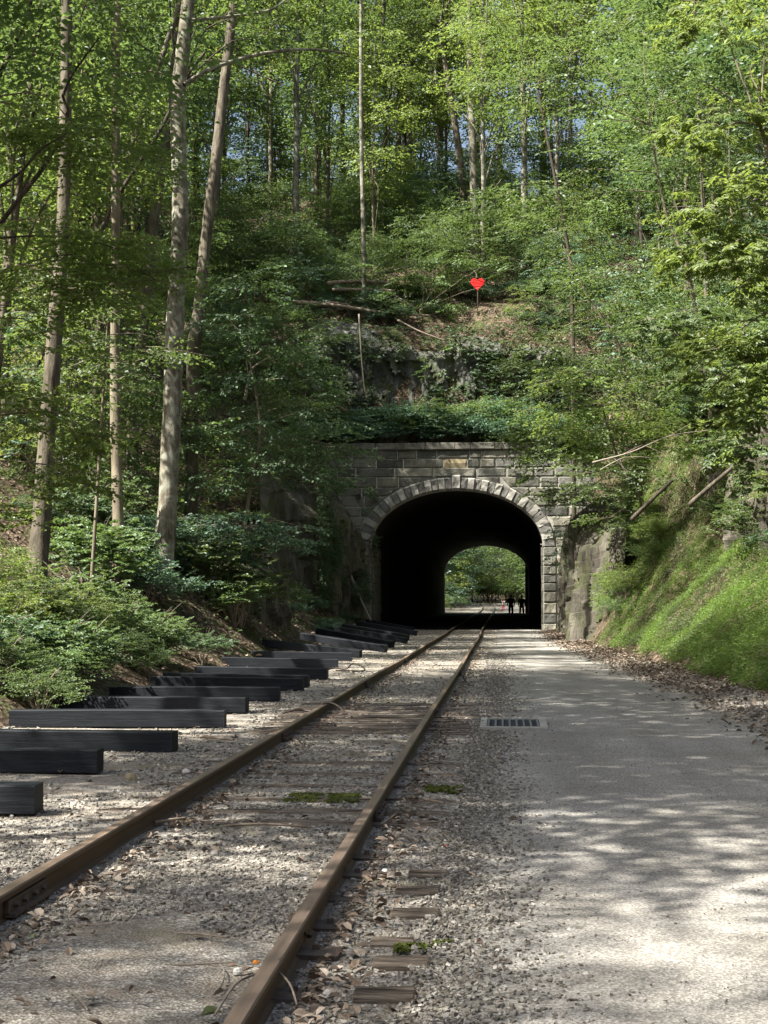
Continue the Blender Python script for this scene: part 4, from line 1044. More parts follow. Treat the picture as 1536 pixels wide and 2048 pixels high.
understory('tree', [(1240, 900), (1200, 800)], 48, [(1190, 860, 0, 1.0, .35, 1), (1120, 830, 0, .9, .3, .9), (1240, 800, 0, 1.1, .4, 1), (1300, 840, 0, 1.0, .35, 1), (1100, 760, 0, .9, .3, .8), (1180, 760, 0, 1.0, .35, 1), (1290, 760, 0, 1.0, .35, 1), (1360, 880, 0, .8, .3, .8), (1240, 900, 0, .8, .3, .8), (1160, 910, 0, .6, .25, .7)],
           'maple', .11, LEAF_Y, 'sunlit leafy boughs hanging beside the right corner of the portal', per=44, size=.62, seed=89, layer=.3, r0=.05, zbase=6)
# left, near, yellow-green maple boughs
understory('maple_tree', [(-120, 1250), (-90, 900), (-40, 600), (-60, 300), (-40, 200)], 23, [(40, 250, 0, .9, .3, 1), (150, 240, .4, .8, .25, 1), (230, 300, .6, .7, .25, .8), (60, 330, 0, .8, .25, 1), (150, 370, .3, .6, .2, .7), (60, 460, 0, .9, .25, 1), (190, 480, .3, .8, .22, 1), (270, 530, .6, .6, .2, .7), (340, 560, .8, .4, .15, .4), (100, 540, 0, .7, .2, 1), (210, 590, .4, .6, .2, .7), (40, 610, 0, .6, .2, .6), (110, 670, .2, .6, .18, .6)],
           'maple', .085, LEAF_Y, 'yellow green maple with layered boughs at the upper left edge', per=44, size=.5, seed=61, r0=.06, layer=.22, base=(-9.1, 23, 1.7), aspect=.75)
understory('maple_tree', [(-60, 1180), (-30, 900), (-20, 750)], 24, [(40, 790, 0, .7, .25, 1), (30, 860, 0, .6, .2, .8), (140, 850, .3, .7, .2, 1), (230, 860, .5, .6, .18, .8), (300, 870, .6, .4, .14, .5), (90, 930, .1, .6, .2, .6), (60, 1010, 0, .5, .2, .5), (160, 955, .3, .4, .14, .4)],
           'maple', .085, LEAF_Y, 'yellow green maple boughs low at the left edge, crossing two trunks', per=44, size=.48, seed=63, r0=.05, layer=.2, base=(-8.9, 24, 1.6), aspect=.75)
understory('maple_tree', [(180, 1150), (200, 900), (215, 650)], 33, [(150, 640, 0, 1.3, .5, 1), (260, 700, .5, 1.2, .4, 1), (170, 760, 0, 1.2, .4, 1), (290, 610, .5, 1., .4, .8), (110, 560, 0, 1., .4, .7), (330, 690, 1., .8, .3, .5)],
           'maple', .10, LEAF_M, 'green maple between the two leftmost trunks', per=34, size=.6, seed=65, layer=.3, aspect=.72)
understory('maple_tree', [(470, 1120), (500, 980), (520, 860), (500, 720)], 46, [(460, 640, 0, 1.2, .4, 1), (540, 690, 0, 1.3, .4, 1), (600, 760, .4, 1.3, .4, 1), (480, 760, 0, 1.4, .5, 1), (560, 830, .5, 1.4, .45, 1), (640, 850, .8, 1., .3, .8), (450, 870, 0, 1.3, .4, 1), (540, 920, .3, 1.3, .4, 1), (620, 940, .6, 1.0, .3, .8), (670, 890, .8, .7, .25, .5), (430, 960, -.4, 1., .3, .7), (500, 560, 0, 1.1, .35, .7), (470, 1010, 0, 1.1, .3, .6)],
           'maple', .115, LEAF_D, 'broad layered maple left of the tunnel portal', per=36, size=.75, seed=67, layer=.34, aspect=.72, r0=.07)
understory('maple_tree', [(380, 1180), (400, 1110)], 41, [(400, 1040, 0, 1.0, .25, 1), (480, 1050, .2, 1.0, .22, 1), (550, 1075, .4, .8, .2, .9), (440, 1110, 0, .9, .2, .7), (350, 1090, 0, .7, .25, .7), (590, 1050, .5, .4, .12, .3)],
           'maple', .11, LEAF_B, 'low blue green bough reaching toward the tunnel over the rock', per=38, size=.65, seed=69, layer=.2, aspect=.72)
understory('maple_tree', [(620, 1060), (650, 980)], 66, [(640, 960, 0, 1.3, .5, 1), (690, 1030, .4, .9, .6, .8), (600, 1010, 0, 1.3, .5, 1), (700, 910, 2, .9, .4, .6), (560, 940, 0, 1.4, .5, 1)],
           'maple', .13, LEAF_D, 'dark foliage hanging over the left corner of the portal', per=30, size=.8, seed=71, layer=.35, zbase=6.5)
# right side
understory('tree', [(1300, 780), (1240, 700), (1180, 600), (1130, 500)], 58, [(1060, 560, 0, 1.6, .6, 1), (1150, 500, 0, 1.8, .7, 1), (1100, 640, 0, 1.6, .6, 1), (1210, 600, .5, 1.8, .7, 1), (1070, 720, -.5, 1.3, .5, 1), (1160, 740, 0, 1.6, .6, 1), (1250, 760, 0, 1.5, .5, 1), (1090, 800, -.5, 1.2, .45, 1), (1170, 840, -.5, 1.4, .5, 1), (1110, 880, -1, 1.1, .4, 1), (1160, 930, -1, 1.1, .4, .9), (1100, 960, -1, .9, .3, .7), (1130, 1000, -1, .6, .25, .4), (1070, 870, -1, .8, .3, .7), (1260, 870, 0, 1.2, .4, .8), (1090, 920, -1.5, .8, .3, .8), (1140, 890, -1.5, 1.1, .4, 1), (1150, 980, -2, .9, .35, .8), (1210, 800, 0, 1.5, .5, 1), (1100, 450, 0, 1.5, .5, .8), (1200, 900, -1, 1.2, .4, 1)],
           'maple', .125, LEAF_M, 'leafy tree whose boughs droop over the right shoulder of the portal', per=60, size=.8, seed=73, layer=.38, r0=.09, zbase=6.5)
understory('tree', [(1420, 700), (1380, 560), (1330, 420), (1300, 250)], 44, [(1180, 400, 0, 1.8, .6, 1), (1280, 330, 0, 1.9, .7, 1), (1230, 220, 0, 1.9, .7, 1), (1120, 280, 0, 1.7, .6, 1), (1330, 480, 0, 1.7, .6, 1), (1240, 560, 0, 1.6, .5, 1), (1330, 640, 0, 1.5, .5, 1), (1250, 680, 0, 1.3, .45, 1), (1060, 190, 0, 1.5, .5, .9), (1180, 110, 0, 1.8, .6, 1), (1330, 170, 0, 1.7, .6, 1), (1060, 380, 0, 1.2, .45, .8), (1290, 60, 0, 1.7, .6, 1), (1350, 770, 0, 1., .35, .6)],
           'maple', .12, LEAF_M, 'spreading green tree filling the right half above the portal', per=66, size=.85, seed=75, layer=.4, r0=.07, zbase=7)
understory('tree', [(1640, 900), (1600, 600), (1560, 400), (1520, 250)], 27, [(1440, 260, 0, .9, .3, 1), (1520, 330, 0, .9, .3, 1), (1470, 420, 0, .9, .3, 1), (1420, 500, 0, .7, .25, .8), (1520, 520, 0, .9, .3, 1), (1440, 600, 0, .8, .25, .9), (1510, 680, 0, .9, .3, 1), (1420, 700, 0, .6, .2, .7), (1470, 770, 0, .8, .25, .9), (1400, 800, 0, .5, .2, .5), (1520, 830, 0, .7, .25, .9), (1400, 160, 0, .9, .3, .9), (1500, 130, 0, .9, .3, 1), (1440, 40, 0, .9, .3, 1), (1530, 30, 0, .8, .3, .9)],
           'pinnate', .11, LEAF_Y, 'near tree with large bright leaves along the right picture edge', per=62, size=.66, seed=77, layer=.25, r0=.08, six=True, base=(6.6, 27, 4.5), aspect=.5)
understory('tree', [(1500, 900), (1480, 780)], 33, [(1330, 730, 0, .7, .25, .8), (1400, 770, 0, .8, .25, 1), (1480, 900, 0, .7, .2, .8), (1340, 660, 0, .7, .25, .8), (1400, 640, 0, .8, .3, .8), (1530, 960, 0, .5, .2, .6)],
           'pinnate', .11, LEAF_M, 'bright compound leaved branch beneath the large right hand tree', per=64, size=.66, seed=79, layer=.25, r0=.05, six=True, base=(6.2, 33, 4.5), aspect=.5)
understory('tree', [(1150, 1150), (1135, 1080)], 60, [(1135, 1060, 0, .5, .5, .8), (1125, 1110, 0, .45, .5, .8), (1150, 1010, 0, .6, .4, .7)],
           'maple', .09, LEAF_B, 'small bush hanging beside the right jamb of the tunnel', per=32, size=.5, seed=81, layer=.2, zbase=3.0)

understory('tree', [(1290, 1000), (1262, 940)], 52, [(1215, 990, 0, .8, .35, 1), (1190, 940, 0, .8, .3, 1), (1250, 940, 0, .9, .35, 1), (1210, 1040, 0, .6, .3, .8), (1290, 900, 0, .9, .35, 1), (1330, 960, -1, .8, .3, .8)],
           'maple', .10, LEAF_M, 'small leafy tree rooted on the rock slabs right of the tunnel', per=36, size=.6, seed=83, layer=.25, zbase=4.6)
understory('tree', [(1500, 560), (1460, 400)], 50, [(1400, 330, 0, 1.6, .6, 1), (1450, 450, 0, 1.6, .6, 1), (1390, 560, 0, 1.5, .5, 1), (1480, 620, 0, 1.4, .5, 1), (1330, 640, 0, 1.4, .5, 1), (1420, 740, 0, 1.4, .45, 1), (1500, 780, 0, 1.3, .45, 1), (1330, 800, 0, 1.2, .4, .8), (1400, 200, 0, 1.6, .6, 1), (1480, 90, 0, 1.7, .6, 1)],
           'maple', .12, LEAF_D, 'deep green tree behind the large bright leaved tree on the right', per=60, size=.85, seed=85, layer=.4, r0=.07, zbase=8)
# ------------------------------------------------------------------ shrubs
def shrub_variant(i, leaf, kind, L, hgt=1.2, wid=1.0, per=26, size=.42, asp=.62):
    rng = np.random.default_rng(500 + i); blobs = []; w_ = MB()
    for q in range(8):
        a = q * 2.4; r = wid * math.sqrt((q + .5) / 8) * .75; c = np.array([math.cos(a) * r, math.sin(a) * r, hgt * (.35 + .5 * (1 - r / wid) + rng.uniform(-.1, .15))])
        blobs.append((c, (.42 * wid, .42 * wid, .26 * hgt), 1)); limb(w_, (0, 0, -.1), c, .012, .004, i * 31 + q, 4)
    for q in range(10):
        a = rng.uniform(0, 6.28); r = rng.uniform(.3, 1) * wid; w_.tube(spline([(0, 0, 0), (math.cos(a) * r * .5, math.sin(a) * r * .5, hgt * .8), (math.cos(a) * r, math.sin(a) * r, hgt * rng.uniform(.8, 1.25))], 7), np.linspace(.008, .003, 7), 3, 0, False)
    cm, _, _, _ = crown_mesh('foliage', blobs, per, kind, L, leaf, 600 + i, size=size, layer=0, droop=-.15, aspect=asp)
    return w_.mesh('stem', TWIG), cm
SHR = [shrub_variant(0, LEAF_M, 'maple', .06), shrub_variant(1, LEAF_Y, 'maple', .065, 1.5, .9), shrub_variant(2, LEAF_D, 'pinnate', .07, 1.1, 1.0), shrub_variant(3, LEAF_B, 'maple', .075, 1.0, 1.1), shrub_variant(4, LEAF_M, 'pinnate', .08, 1.6, 1.1)]
SHN = ['round leaved', 'tall yellow green', 'feathery', 'blue green', 'arching']
def shrub(x, y, v, sc, label, group=None, dz=0.0):
    z = float(H(x, y)) + dz; e = empty('shrub', (x, y, z), tr.uniform(0, 6.28), sc); tag(e, label, 'shrub', group)
    obj('stem', SHR[v][0], e); obj('foliage', SHR[v][1], e); return e
for _ in range(44):
    y = tr.uniform(14, 33); x = -5.75 - abs(tr.gauss(0, 1.0)) * 1.6 - (y - 14) * .03; v = tr.choice([0, 1, 0, 4, 0, 2])
    pos_ = 'front' if y < 20 else ('middle' if y < 27 else 'rear')
    shrub(x, y, v, tr.uniform(.42, .85), f'{SHN[v]} shrub in thicket behind the timbers, {pos_}', f'{SHN[v]} thicket shrubs {pos_}')
for _ in range(26):
    y = tr.uniform(34, 50); x = float(xleft(y)) - tr.uniform(1.0, 5); v = tr.choice([0, 2, 3, 4]); shrub(x, y, v, tr.uniform(.6, 1.2), f'{SHN[v]} shrub on the left bank by the trunks', f'{SHN[v]} shrubs on the left bank')
for _ in range(20):
    y = tr.uniform(58, 76); x = float(xleft(y)) + tr.uniform(-1.6, .3); v = tr.choice([3, 2]); shrub(x, y, v, tr.uniform(.45, .7), f'low {SHN[v]} shrub by the rock wall left of tunnel', f'low {SHN[v]} shrubs by the left rock wall')
for _ in range(44):
    y = tr.uniform(79.6, 81.8); x = tr.uniform(-10.5, 5); v = tr.choice([3, 3, 3, 0]); shrub(x, y, v, tr.uniform(1.5, 2.1), f'{SHN[v]} shrub on ledge above the coping, {"left" if x < -3 else "right"} half', f'{SHN[v]} ledge shrubs {"left" if x < -3 else "right"}', -0.35)
for _ in range(28):
    y = tr.uniform(20, 60); x = float(xright(y)) + tr.uniform(2.2, 5.0); v = tr.choice([1, 4, 0, 2]); pos_ = 'near' if y < 36 else 'far'
    shrub(x, y, v, tr.uniform(.5, 1.0), f'{SHN[v]} shrub atop the green right bank, {pos_}', f'{SHN[v]} shrubs on the right bank {pos_}')
for _ in range(46):
    y = tr.uniform(28, 66); x = float(xright(y)) + tr.uniform(3.6, 7.5); v = tr.choice([3, 4, 0, 2]); pos_ = 'near' if y < 42 else 'far'
    shrub(x, y, v, tr.uniform(.8, 1.4), f'{SHN[v]} shrub on steep upper right bank, {pos_}', f'{SHN[v]} upper right bank shrubs {pos_}')
for _ in range(22):
    y = tr.uniform(49, 54); x = float(xright(y)) + tr.uniform(.5, 2.2); v = tr.choice([1, 0]); shrub(x, y, v, tr.uniform(.4, .7), f'{SHN[v]} shrub beside the split rock slabs on the right', f'{SHN[v]} shrubs by the right rock slabs')

for _ in range(44):
    y = tr.uniform(84.3, 90); x = tr.uniform(-10, 4); v = tr.choice([2, 3, 2, 0]); px_ = 1005 + 3050 * x / y
    if y < 87.3 and abs(px_ - 955) < 30: continue
    shrub(x, y, v, tr.uniform(.6, 1.1), f'low {SHN[v]} shrub among leaf litter above the cliff', f'low {SHN[v]} shrubs above the cliff')
for k in range(22):
    x = -9.6 + 13.6 * k / 21 + tr.uniform(-.2, .2); y = tr.uniform(79.0, 79.5)
    shrub(x, y, tr.choice([3, 3, 0]), tr.uniform(.95, 1.25), 'low leafy shrub right behind the coping stones of the portal', 'shrubs behind the coping', -.25)
# ------------------------------------------------------------------ ground cover on the right bank (uncountable)
def scatter(n, fx, rng): return fx(rng, n)
rng = np.random.default_rng(3)
n = 46000; y = 13 + 47 * rng.uniform(0, 1, n) ** .85; xr_ = xright(y); v_ = rng.uniform(0, 1, n) ** .9 * (4.0 + .4 * (y > 40))
edge = 0.05 + .25 * vnoise(y * .6, 1.0, 0, 5) + 0.15; m = (v_ > edge) & ~((y > 50) & (v_ < 1.2))
y, v_ = y[m], v_[m]; x = xright(y) + v_; z = H(x, y)
O = np.stack([x, y, z - .02], 1); k = len(O)
dens = fbm(x * .7, y * .7, 0, 21, 3); sc = rng.uniform(.24, .44, k) * (1 + .8 * dens)
gm = fbm(x * 1.1, y * .8, 0, 23, 3) > -.28
for msk, mt_ in ((gm, LEAF_G), (~gm, LEAF_M)):
    V, F = sprays(O[msk], rng.uniform(0, 6.28, msk.sum()), rng.normal(.15, .25, msk.sum()), rng.normal(0, .25, msk.sum()), sc[msk] * (1 if mt_ is LEAF_G else .8), 'tuft', .052, .55, rng)
    if mt_ is LEAF_M: setting(obj('bank_weeds', mesh('bank_weeds', V, F, mt_)), 'stuff', 'darker green weeds mixed into the ground cover on the right bank', 'weeds')
    else: G_ = (V, F)
V, F = G_
setting(obj('ground_cover', mesh('ground_cover', V, F, LEAF_G)), 'stuff', 'bright green feathery ground cover on the right bank', 'ground cover')
n = 5200; y = rng.uniform(56, 77, n); x = xleft(y) + rng.uniform(-.5, .9, n) * (y > 58); z = np.maximum(H(x, y), 0); m = x > xleft(y) - .6
O = np.stack([x, y, z], 1)[m]; k = len(O)
V, F = sprays(O, rng.uniform(0, 6.28, k), rng.normal(.1, .2, k), rng.normal(0, .2, k), rng.uniform(.2, .4, k), 'tuft', .07, .5, rng)
setting(obj('ferns', mesh('ferns', V, F, LEAF_B)), 'stuff', 'dark green ferns at the foot of the left rock wall', 'ferns')
n = 4200; x = rng.uniform(-11, 5, n); z = 10.4 + 6.2 * rng.uniform(0, 1, n); m = fbm(x * .5, z * .5, 0, 66, 3) > -.02 - .35 * (x > -4); x, z = x[m], z[m]; k = len(x)
V, F = sprays(np.stack([x, 83.05 - .12 * rng.uniform(0, 1, k), z], 1), rng.uniform(3.6, 5.8, k), rng.normal(-.1, .3, k), rng.normal(0, .3, k), rng.uniform(.25, .65, k), 'pinnate', .085, .5, rng)
setting(obj('ferns', mesh('ferns', V, F, LEAF_D)), 'stuff', 'dark ferns and weeds clinging to the grey cliff', 'ferns')
n = 2600; y = rng.uniform(64, 78, n); z = rng.uniform(1.5, 7.2, n); x = lerp(y, [62.5, 78.3], [-8.3, -7.0]) + .35; m = fbm(y * .4, z * .5, 0, 69, 3) > .0 - .06 * (z - 4); x, y, z = x[m], y[m], z[m]; k = len(x)
V, F = sprays(np.stack([x, y, z], 1), rng.uniform(-1.6, 1.2, k), rng.normal(-.3, .3, k), rng.normal(0, .3, k), rng.uniform(.25, .55, k), 'maple', .075, .7, rng)
setting(obj('ivy', mesh('ivy', V, F, LEAF_D)), 'stuff', 'dark ivy hanging down the rock wall left of the tunnel', 'ivy')
for k in range(22):
    y = tr.uniform(188, 262); x = -1 + tr.choice([-1, 1]) * tr.uniform(6.5, 11) if y < 235 else tr.uniform(-11, 9)
    shrub(x, y, tr.choice([0, 1, 3]), tr.uniform(2.2, 3.4), 'leafy shrub seen beyond the far end of the tunnel', 'shrubs beyond the tunnel')
n = 15000; y = 18 + 46 * rng.uniform(0, 1, n); x = xright(y) + rng.uniform(3.4, 7.5, n); m = fbm(x * .7, y * .5, 0, 29, 3) > -.15; x, y = x[m], y[m]; k = len(x)
V, F = sprays(np.stack([x, y, H(x, y) - .02], 1), rng.uniform(0, 6.28, k), rng.normal(.15, .25, k), rng.normal(0, .25, k), rng.uniform(.25, .5, k), 'tuft', .075, .55, rng)
setting(obj('bank_weeds', mesh('bank_weeds', V, F, LEAF_M)), 'stuff', 'mixed green weeds covering the upper part of the right bank', 'weeds')
for k in range(26):
    y = tr.uniform(166, 205) if k < 16 else tr.uniform(205, 240); x = (tr.uniform(-8.5, -4.6) if k % 3 else tr.uniform(5.2, 8)) - (0 if k < 16 else .8)
    shrub(x, y, tr.choice([0, 2, 3]), tr.uniform(1.0, 1.8), 'low shrub along the track beyond the far tunnel mouth', 'low shrubs beyond the tunnel')
# low weeds scattered over the slopes
n = 9000; x = rng.uniform(-22, 12, n); y = np.where(rng.uniform(0, 1, n) < .5, rng.uniform(84.5, 120, n), rng.uniform(30, 78, n))
u = xleft(y) - x; v_ = x - xright(y); m = ((u > .4) | (v_ > 3.4) | (y > 84)) & (fbm(x * .4, y * .4, 0, 55, 2) > -.1); x, y = x[m], y[m]; k = len(x)
V, F = sprays(np.stack([x, y, H(x, y)], 1), rng.uniform(0, 6.28, k), rng.normal(.1, .2, k), rng.normal(0, .2, k), rng.uniform(.3, .7, k), 'tuft', .12, .55, rng)
setting(obj('weeds', mesh('weeds', V, F, LEAF_D)), 'stuff', 'low dark weeds scattered over the wooded slopes', 'weeds')

# ------------------------------------------------------------------ loose stones and dry leaves (uncountable)
cube = np.array([[a, b, c] for a in (-1, 1) for b in (-1, 1) for c in (-1, 1)], float)
cf = np.array([[0, 1, 3, 2], [4, 6, 7, 5], [0, 4, 5, 1], [2, 3, 7, 6], [0, 2, 6, 4], [1, 5, 7, 3]])
def stones(x, y, z, size, rng, name, mat, label):
    k = len(x); V = cube[None] * rng.uniform(.45, 1.05, (k, 8, 1)) * np.array([1, .8, .5]) * rng.uniform(.7, 1.3, (k, 1, 3))
    R = rotm(rng.uniform(0, 6.28, k), rng.normal(0, .3, k), rng.normal(0, .3, k)); V = np.einsum('kij,kvj->kvi', R, V) * (size * .5)[:, None, None] + np.stack([x, y, z], 1)[:, None]
    F = (np.arange(k)[:, None, None] * 8 + cf[None]).reshape(-1, 4)
    setting(obj(name, mesh(name, V.reshape(-1, 3), F, mat)), 'stuff', label, 'stones')
def clear_rails(x): return (np.abs(x - XRAIL[-1]) > .05) & (np.abs(x - XRAIL[1]) > .05)
X = []; Yv = []; Sv = []
for (n, y0, y1, x0, x1, s0, s1) in ((34000, 5.0, 9.5, -3.4, .05, .008, .030), (17000, 9.5, 16, -5.6, .05, .012, .038), (9000, 16, 30, -6.2, 0, .018, .05), (5000, 30, 78, -6.8, -.1, .025, .06)):
    x = rng.uniform(x0, x1, n); y = y0 + (y1 - y0) * rng.uniform(0, 1, n) ** 1.1
    m = (rng.uniform(0, 1, n) < np.clip((x1 - x) / .5, 0, 1)) & clear_rails(x) & ((x > XRAIL[1] + .05) | (fbm(x * .8, y * .5, 0, 91, 3) > -.35 + .5 * (y < 7.6) * (x < XRAIL[1])))
    X.append(x[m]); Yv.append(y[m]); Sv.append((s0 + (s1 - s0) * rng.uniform(0, 1, n) ** 2.2)[m])
x, y, s = map(np.concatenate, (X, Yv, Sv))
z = gz_f(x, y) + s * .12
stones(x, y, z, s, rng, 'ballast_stones', STONES, 'loose pale ballast stones around the rails')
n = 16000; y = 5 + 40 * rng.uniform(0, 1, n) ** 1.7; x = -.4 + np.abs(rng.normal(0, .30, n)) + .12 * fbm(y * 1.5, 2.0, 0, 8, 2); s = rng.uniform(.007, .024, n) * (1 + y / 40)
stones(x, y, np.full(n, .020), s, rng, 'path_edge_stones', STONES, 'small stones thinning out from the ballast onto the path')
n = 5000; y = rng.uniform(13, 24, n); x = xright(y) - .15 + rng.normal(0, .3, n) - .25; s = rng.uniform(.02, .06, n)
stones(x, y, gz_f(x, y) + .02, s, rng, 'edge_stones', STONES, 'grey stones along the right edge of the path')
n = 3500; y = 5 + 18 * rng.uniform(0, 1, n) ** 1.3; x = rng.uniform(.1, 3.2, n) ** 1.0; s = rng.uniform(.005, .014, n)
stones(x, y, np.full(n, .024), s, rng, 'path_grit', STONES, 'small grit lying on the path')
def leaves(x, y, z, L, rng, name, label, mat=DRYLEAF, flat=.5):
    k = len(x); R = rotm(rng.uniform(0, 6.28, k), rng.normal(.05, flat * .6, k), rng.normal(0, flat, k))
    V, F = leaf_geo(np.stack([x, y, z], 1), R[:, :, 0], R[:, :, 2], L, L * rng.uniform(.4, .75, k), fold=.28, six=True)
    setting(obj(name, mesh(name, V, F, mat)), 'stuff', label, 'dry leaves')
n = 9000; y = rng.uniform(14, 76, n); x = xright(y) - .5 + rng.normal(0, .42, n); z = np.maximum(gz_f(x, y), H(x, y, False)) + .015
leaves(x, y, z, rng.uniform(.04, .10, n), rng, 'fallen_leaves', 'brown fallen leaves along the foot of the right bank')
n = 4200; r_ = rng.uniform(0, 1, n); y = 5 + 45 * rng.uniform(0, 1, n) ** 1.6
x = np.where(r_ < .4, XRAIL[-1] + .12 + np.abs(rng.normal(0, .16, n)), np.where(r_ < .7, XRAIL[1] + .12 + np.abs(rng.normal(0, .12, n)), rng.uniform(-6, 0.2, n)))
leaves(x, y, gz_f(x, y) + .022, rng.uniform(.025, .075, n), rng, 'fallen_leaves', 'dry leaves gathered against the rails and in the ballast')
n = 26000; x = rng.uniform(-24, 14, n); r_ = rng.uniform(0, 1, n); y = np.where(r_ < .45, rng.uniform(84, 118, n), rng.uniform(28, 78, n)); u = xleft(y) - x; v_ = x - xright(y)
m = (y > 84) | (u > -.3) | (v_ > 2.6); x, y = x[m], y[m]
leaves(x, y, H(x, y) + .03, rng.uniform(.07, .2, len(x)), rng, 'fallen_leaves', 'brown leaf litter on the wooded slopes')

# ------------------------------------------------------------------ logs, sticks, twigs
def stick(name, pts, r0, r1, label, cat, mat=DEADWOOD, n=8, seg=16, rough=.15, seed=1, forks=()):
    pts = np.array(pts, float); base = pts[0].copy(); w_ = MB(); sp = spline(pts - base, seg)
    w_.tube(sp, np.linspace(r0, r1, seg), n, rough, True, seed)
    for (t, v) in forks:
        a = sp[int(t * (seg - 1))]; w_.tube(spline([a, a + np.array(v) * .5 + np.array([0, 0, .01]), a + np.array(v)], 6), np.linspace(r1 * 1.2, r1 * .5, 6), 5, 0, True)
    return tag(obj(name, w_.mesh(name, mat, True), None, tuple(base)), label, cat)
def slope_pts(pl, Y, lift=.1):
    return [P(a, b, Y + dy) for (a, b, dy) in pl]
stick('fallen_log', slope_pts([(655, 568, 0), (710, 563, 0), (790, 566, 0)], 86.3), .16, .10, 'short fallen log, uppermost behind the slim cliff edge tree', 'log')
stick('fallen_log', slope_pts([(745, 552, 0), (790, 541, 0), (840, 528, 1)], 87.5), .10, .06, 'pale fallen log slanting up to the right above the cliff', 'log')
stick('fallen_log', slope_pts([(665, 579, 0), (740, 580, 0), (790, 582, 0)], 85.8), .12, .09, 'straight fallen log just below the uppermost one', 'log')
stick('fallen_log', slope_pts([(590, 604, 0), (680, 612, 0), (745, 622, 0), (800, 628, 0), (862, 631, 0)], 84.4), .13, .05, 'long bowed log lying along the top of the grey cliff', 'log')
stick('fallen_log', slope_pts([(650, 603, 0), (700, 609, 0)], 84.6), .08, .05, 'short pale snag resting on the long bowed log', 'log')
stick('dead_branch', slope_pts([(795, 640, 0), (840, 663, 0), (890, 681, 0)], 82.6), .06, .03, 'pale dead branch slanting down right across the cliff', 'branch')
stick('fallen_log', slope_pts([(603, 752, 0), (640, 787, 0), (698, 826, 0)], 80.5), .11, .09, 'bare log slanting down right onto the ledge beside the cliff', 'log')
stick('hanging_vine', slope_pts([(718, 628, 0), (722, 700, 0), (727, 760, 0), (733, 800, 0)], 82.3), .045, .03, 'thin bare vine hanging straight down the grey cliff', 'vine', TWIG)
stick('dead_branch', slope_pts([(672, 1080, 0), (697, 1140, 0), (722, 1200, -1), (742, 1241, -2)], 74), .07, .05, 'bare pole leaning against the left jamb of the tunnel', 'pole', TWIG)
stick('dead_branch', slope_pts([(655, 1000, 0), (675, 1060, 0), (700, 1110, 0)], 73), .07, .05, 'dark root trailing down the rock left of the arch', 'root', BARK_D)
stick('dead_tree', slope_pts([(490, 800, 0), (500, 745, 0), (520, 725, 0), (540, 713, 0)], 52), .05, .02, 'bare forked dead sapling standing out pale in the left wood', 'dead tree', TWIG, forks=((.3, (-.15, 0, 1.0)),))
stick('fallen_log', slope_pts([(1262, 1040, 0), (1303, 1000, 0), (1345, 960, 0)], 40), .06, .045, 'broken brown log propped on the right bank', 'log', BARK_D)
stick('fallen_log', slope_pts([(1378, 1010, 0), (1421, 972, 0), (1465, 935, 0)], 38), .06, .05, 'grey broken log lying on the right bank under the branches', 'log', BARK)
stick('dead_branch', slope_pts([(1185, 925, 0), (1260, 905, 0), (1340, 872, 0), (1420, 860, 0)], 36), .022, .008, 'long bare twiggy branch sticking out of the right bank', 'branch', TWIG, forks=((.3, (.5, 0, .25)), (.5, (.6, 0, -.3)), (.7, (.5, 0, .3)), (.2, (.4, 0, -.4))))
stick('dead_branch', slope_pts([(1200, 940, 0), (1250, 915, 0), (1300, 915, 0)], 35), .016, .006, 'short bare twig beside the long twiggy branch', 'branch', TWIG, forks=((.4, (.2, 0, -.5)),))
stick('maple_bough', slope_pts([(-40, 400, 0), (40, 345, 0), (80, 300, 0), (125, 272, 0)], 22), .03, .012, 'dark curved bough reaching in from the left edge', 'branch', BARK_D, forks=((.4, (-.15, 0, .35)),))
stick('maple_bough', slope_pts([(-40, 480, 0), (60, 472, 0), (160, 476, 0), (240, 500, 0)], 23), .02, .008, 'thin straight bough under the yellow green leaves', 'branch', BARK_D)
# twig over the near rail
tw = [P(430, 2048, 5.52), P(470, 1990, 5.75), P(505, 1950, 5.95), P(535, 1938, 5.98), P(556, 1944, 5.95), P(580, 2000, 5.83), P(594, 2030, 5.75)]
tw[0][2] = .05; tw[1][2] = .10; tw[5][2] = .085; tw[6][2] = .03
stick('twig', tw, .0055, .0045, 'thin grey twig bent over the near right rail', 'twig', TWIG, 5, 24, 0, forks=((.62, (.03, .02, .06)),))
T2 = [('thin forked twig lying left of the bent twig', [(430, 1985), (445, 1965), (448, 1940), (432, 1920)], .004), ('pale twig lying in the sunlit gravel before the left rail joint', [(85, 1842), (130, 1846), (200, 1850), (230, 1846)], .004),
      ('brown twig on the dark gravel at bottom centre', [(345, 1930), (400, 1928), (470, 1924)], .005), ('dark stick on shaded gravel between the rails', [(355, 1866), (400, 1868), (455, 1875)], .006),
      ('thick short stick against the foot of the left rail', [(310, 1645), (340, 1640), (372, 1636)], .014), ('short stick beside the right rail joint bar', [(762, 1648), (775, 1640), (793, 1627)], .007),
      ('stubby brown stick on the gravel right of the rails', [(848, 1598), (868, 1602), (888, 1607)], .013), ('pale peeled stick on grit near the timber ends', [(402, 1472), (425, 1475), (468, 1479)], .022),
      ('long dark stick lying across the ballast between the rails', [(450, 1652), (520, 1648), (600, 1652), (622, 1655)], .011), ('faint root-like stick at the bottom left', [(140, 1980), (165, 2005), (175, 2020)], .005)]
for lb, pl, r0 in T2:
    pts = []
    for (a, b) in pl:
        Yq = (CAMZ - r0 * 1.6 - .01) * FPX / (b - 1200); q = P(a, b, Yq); pts.append(q)
    stick('stick', pts, r0, r0 * .7, lb, 'stick', TWIG if r0 < .01 else DEADWOOD, 6, 12, .1, int(pl[0][0]))
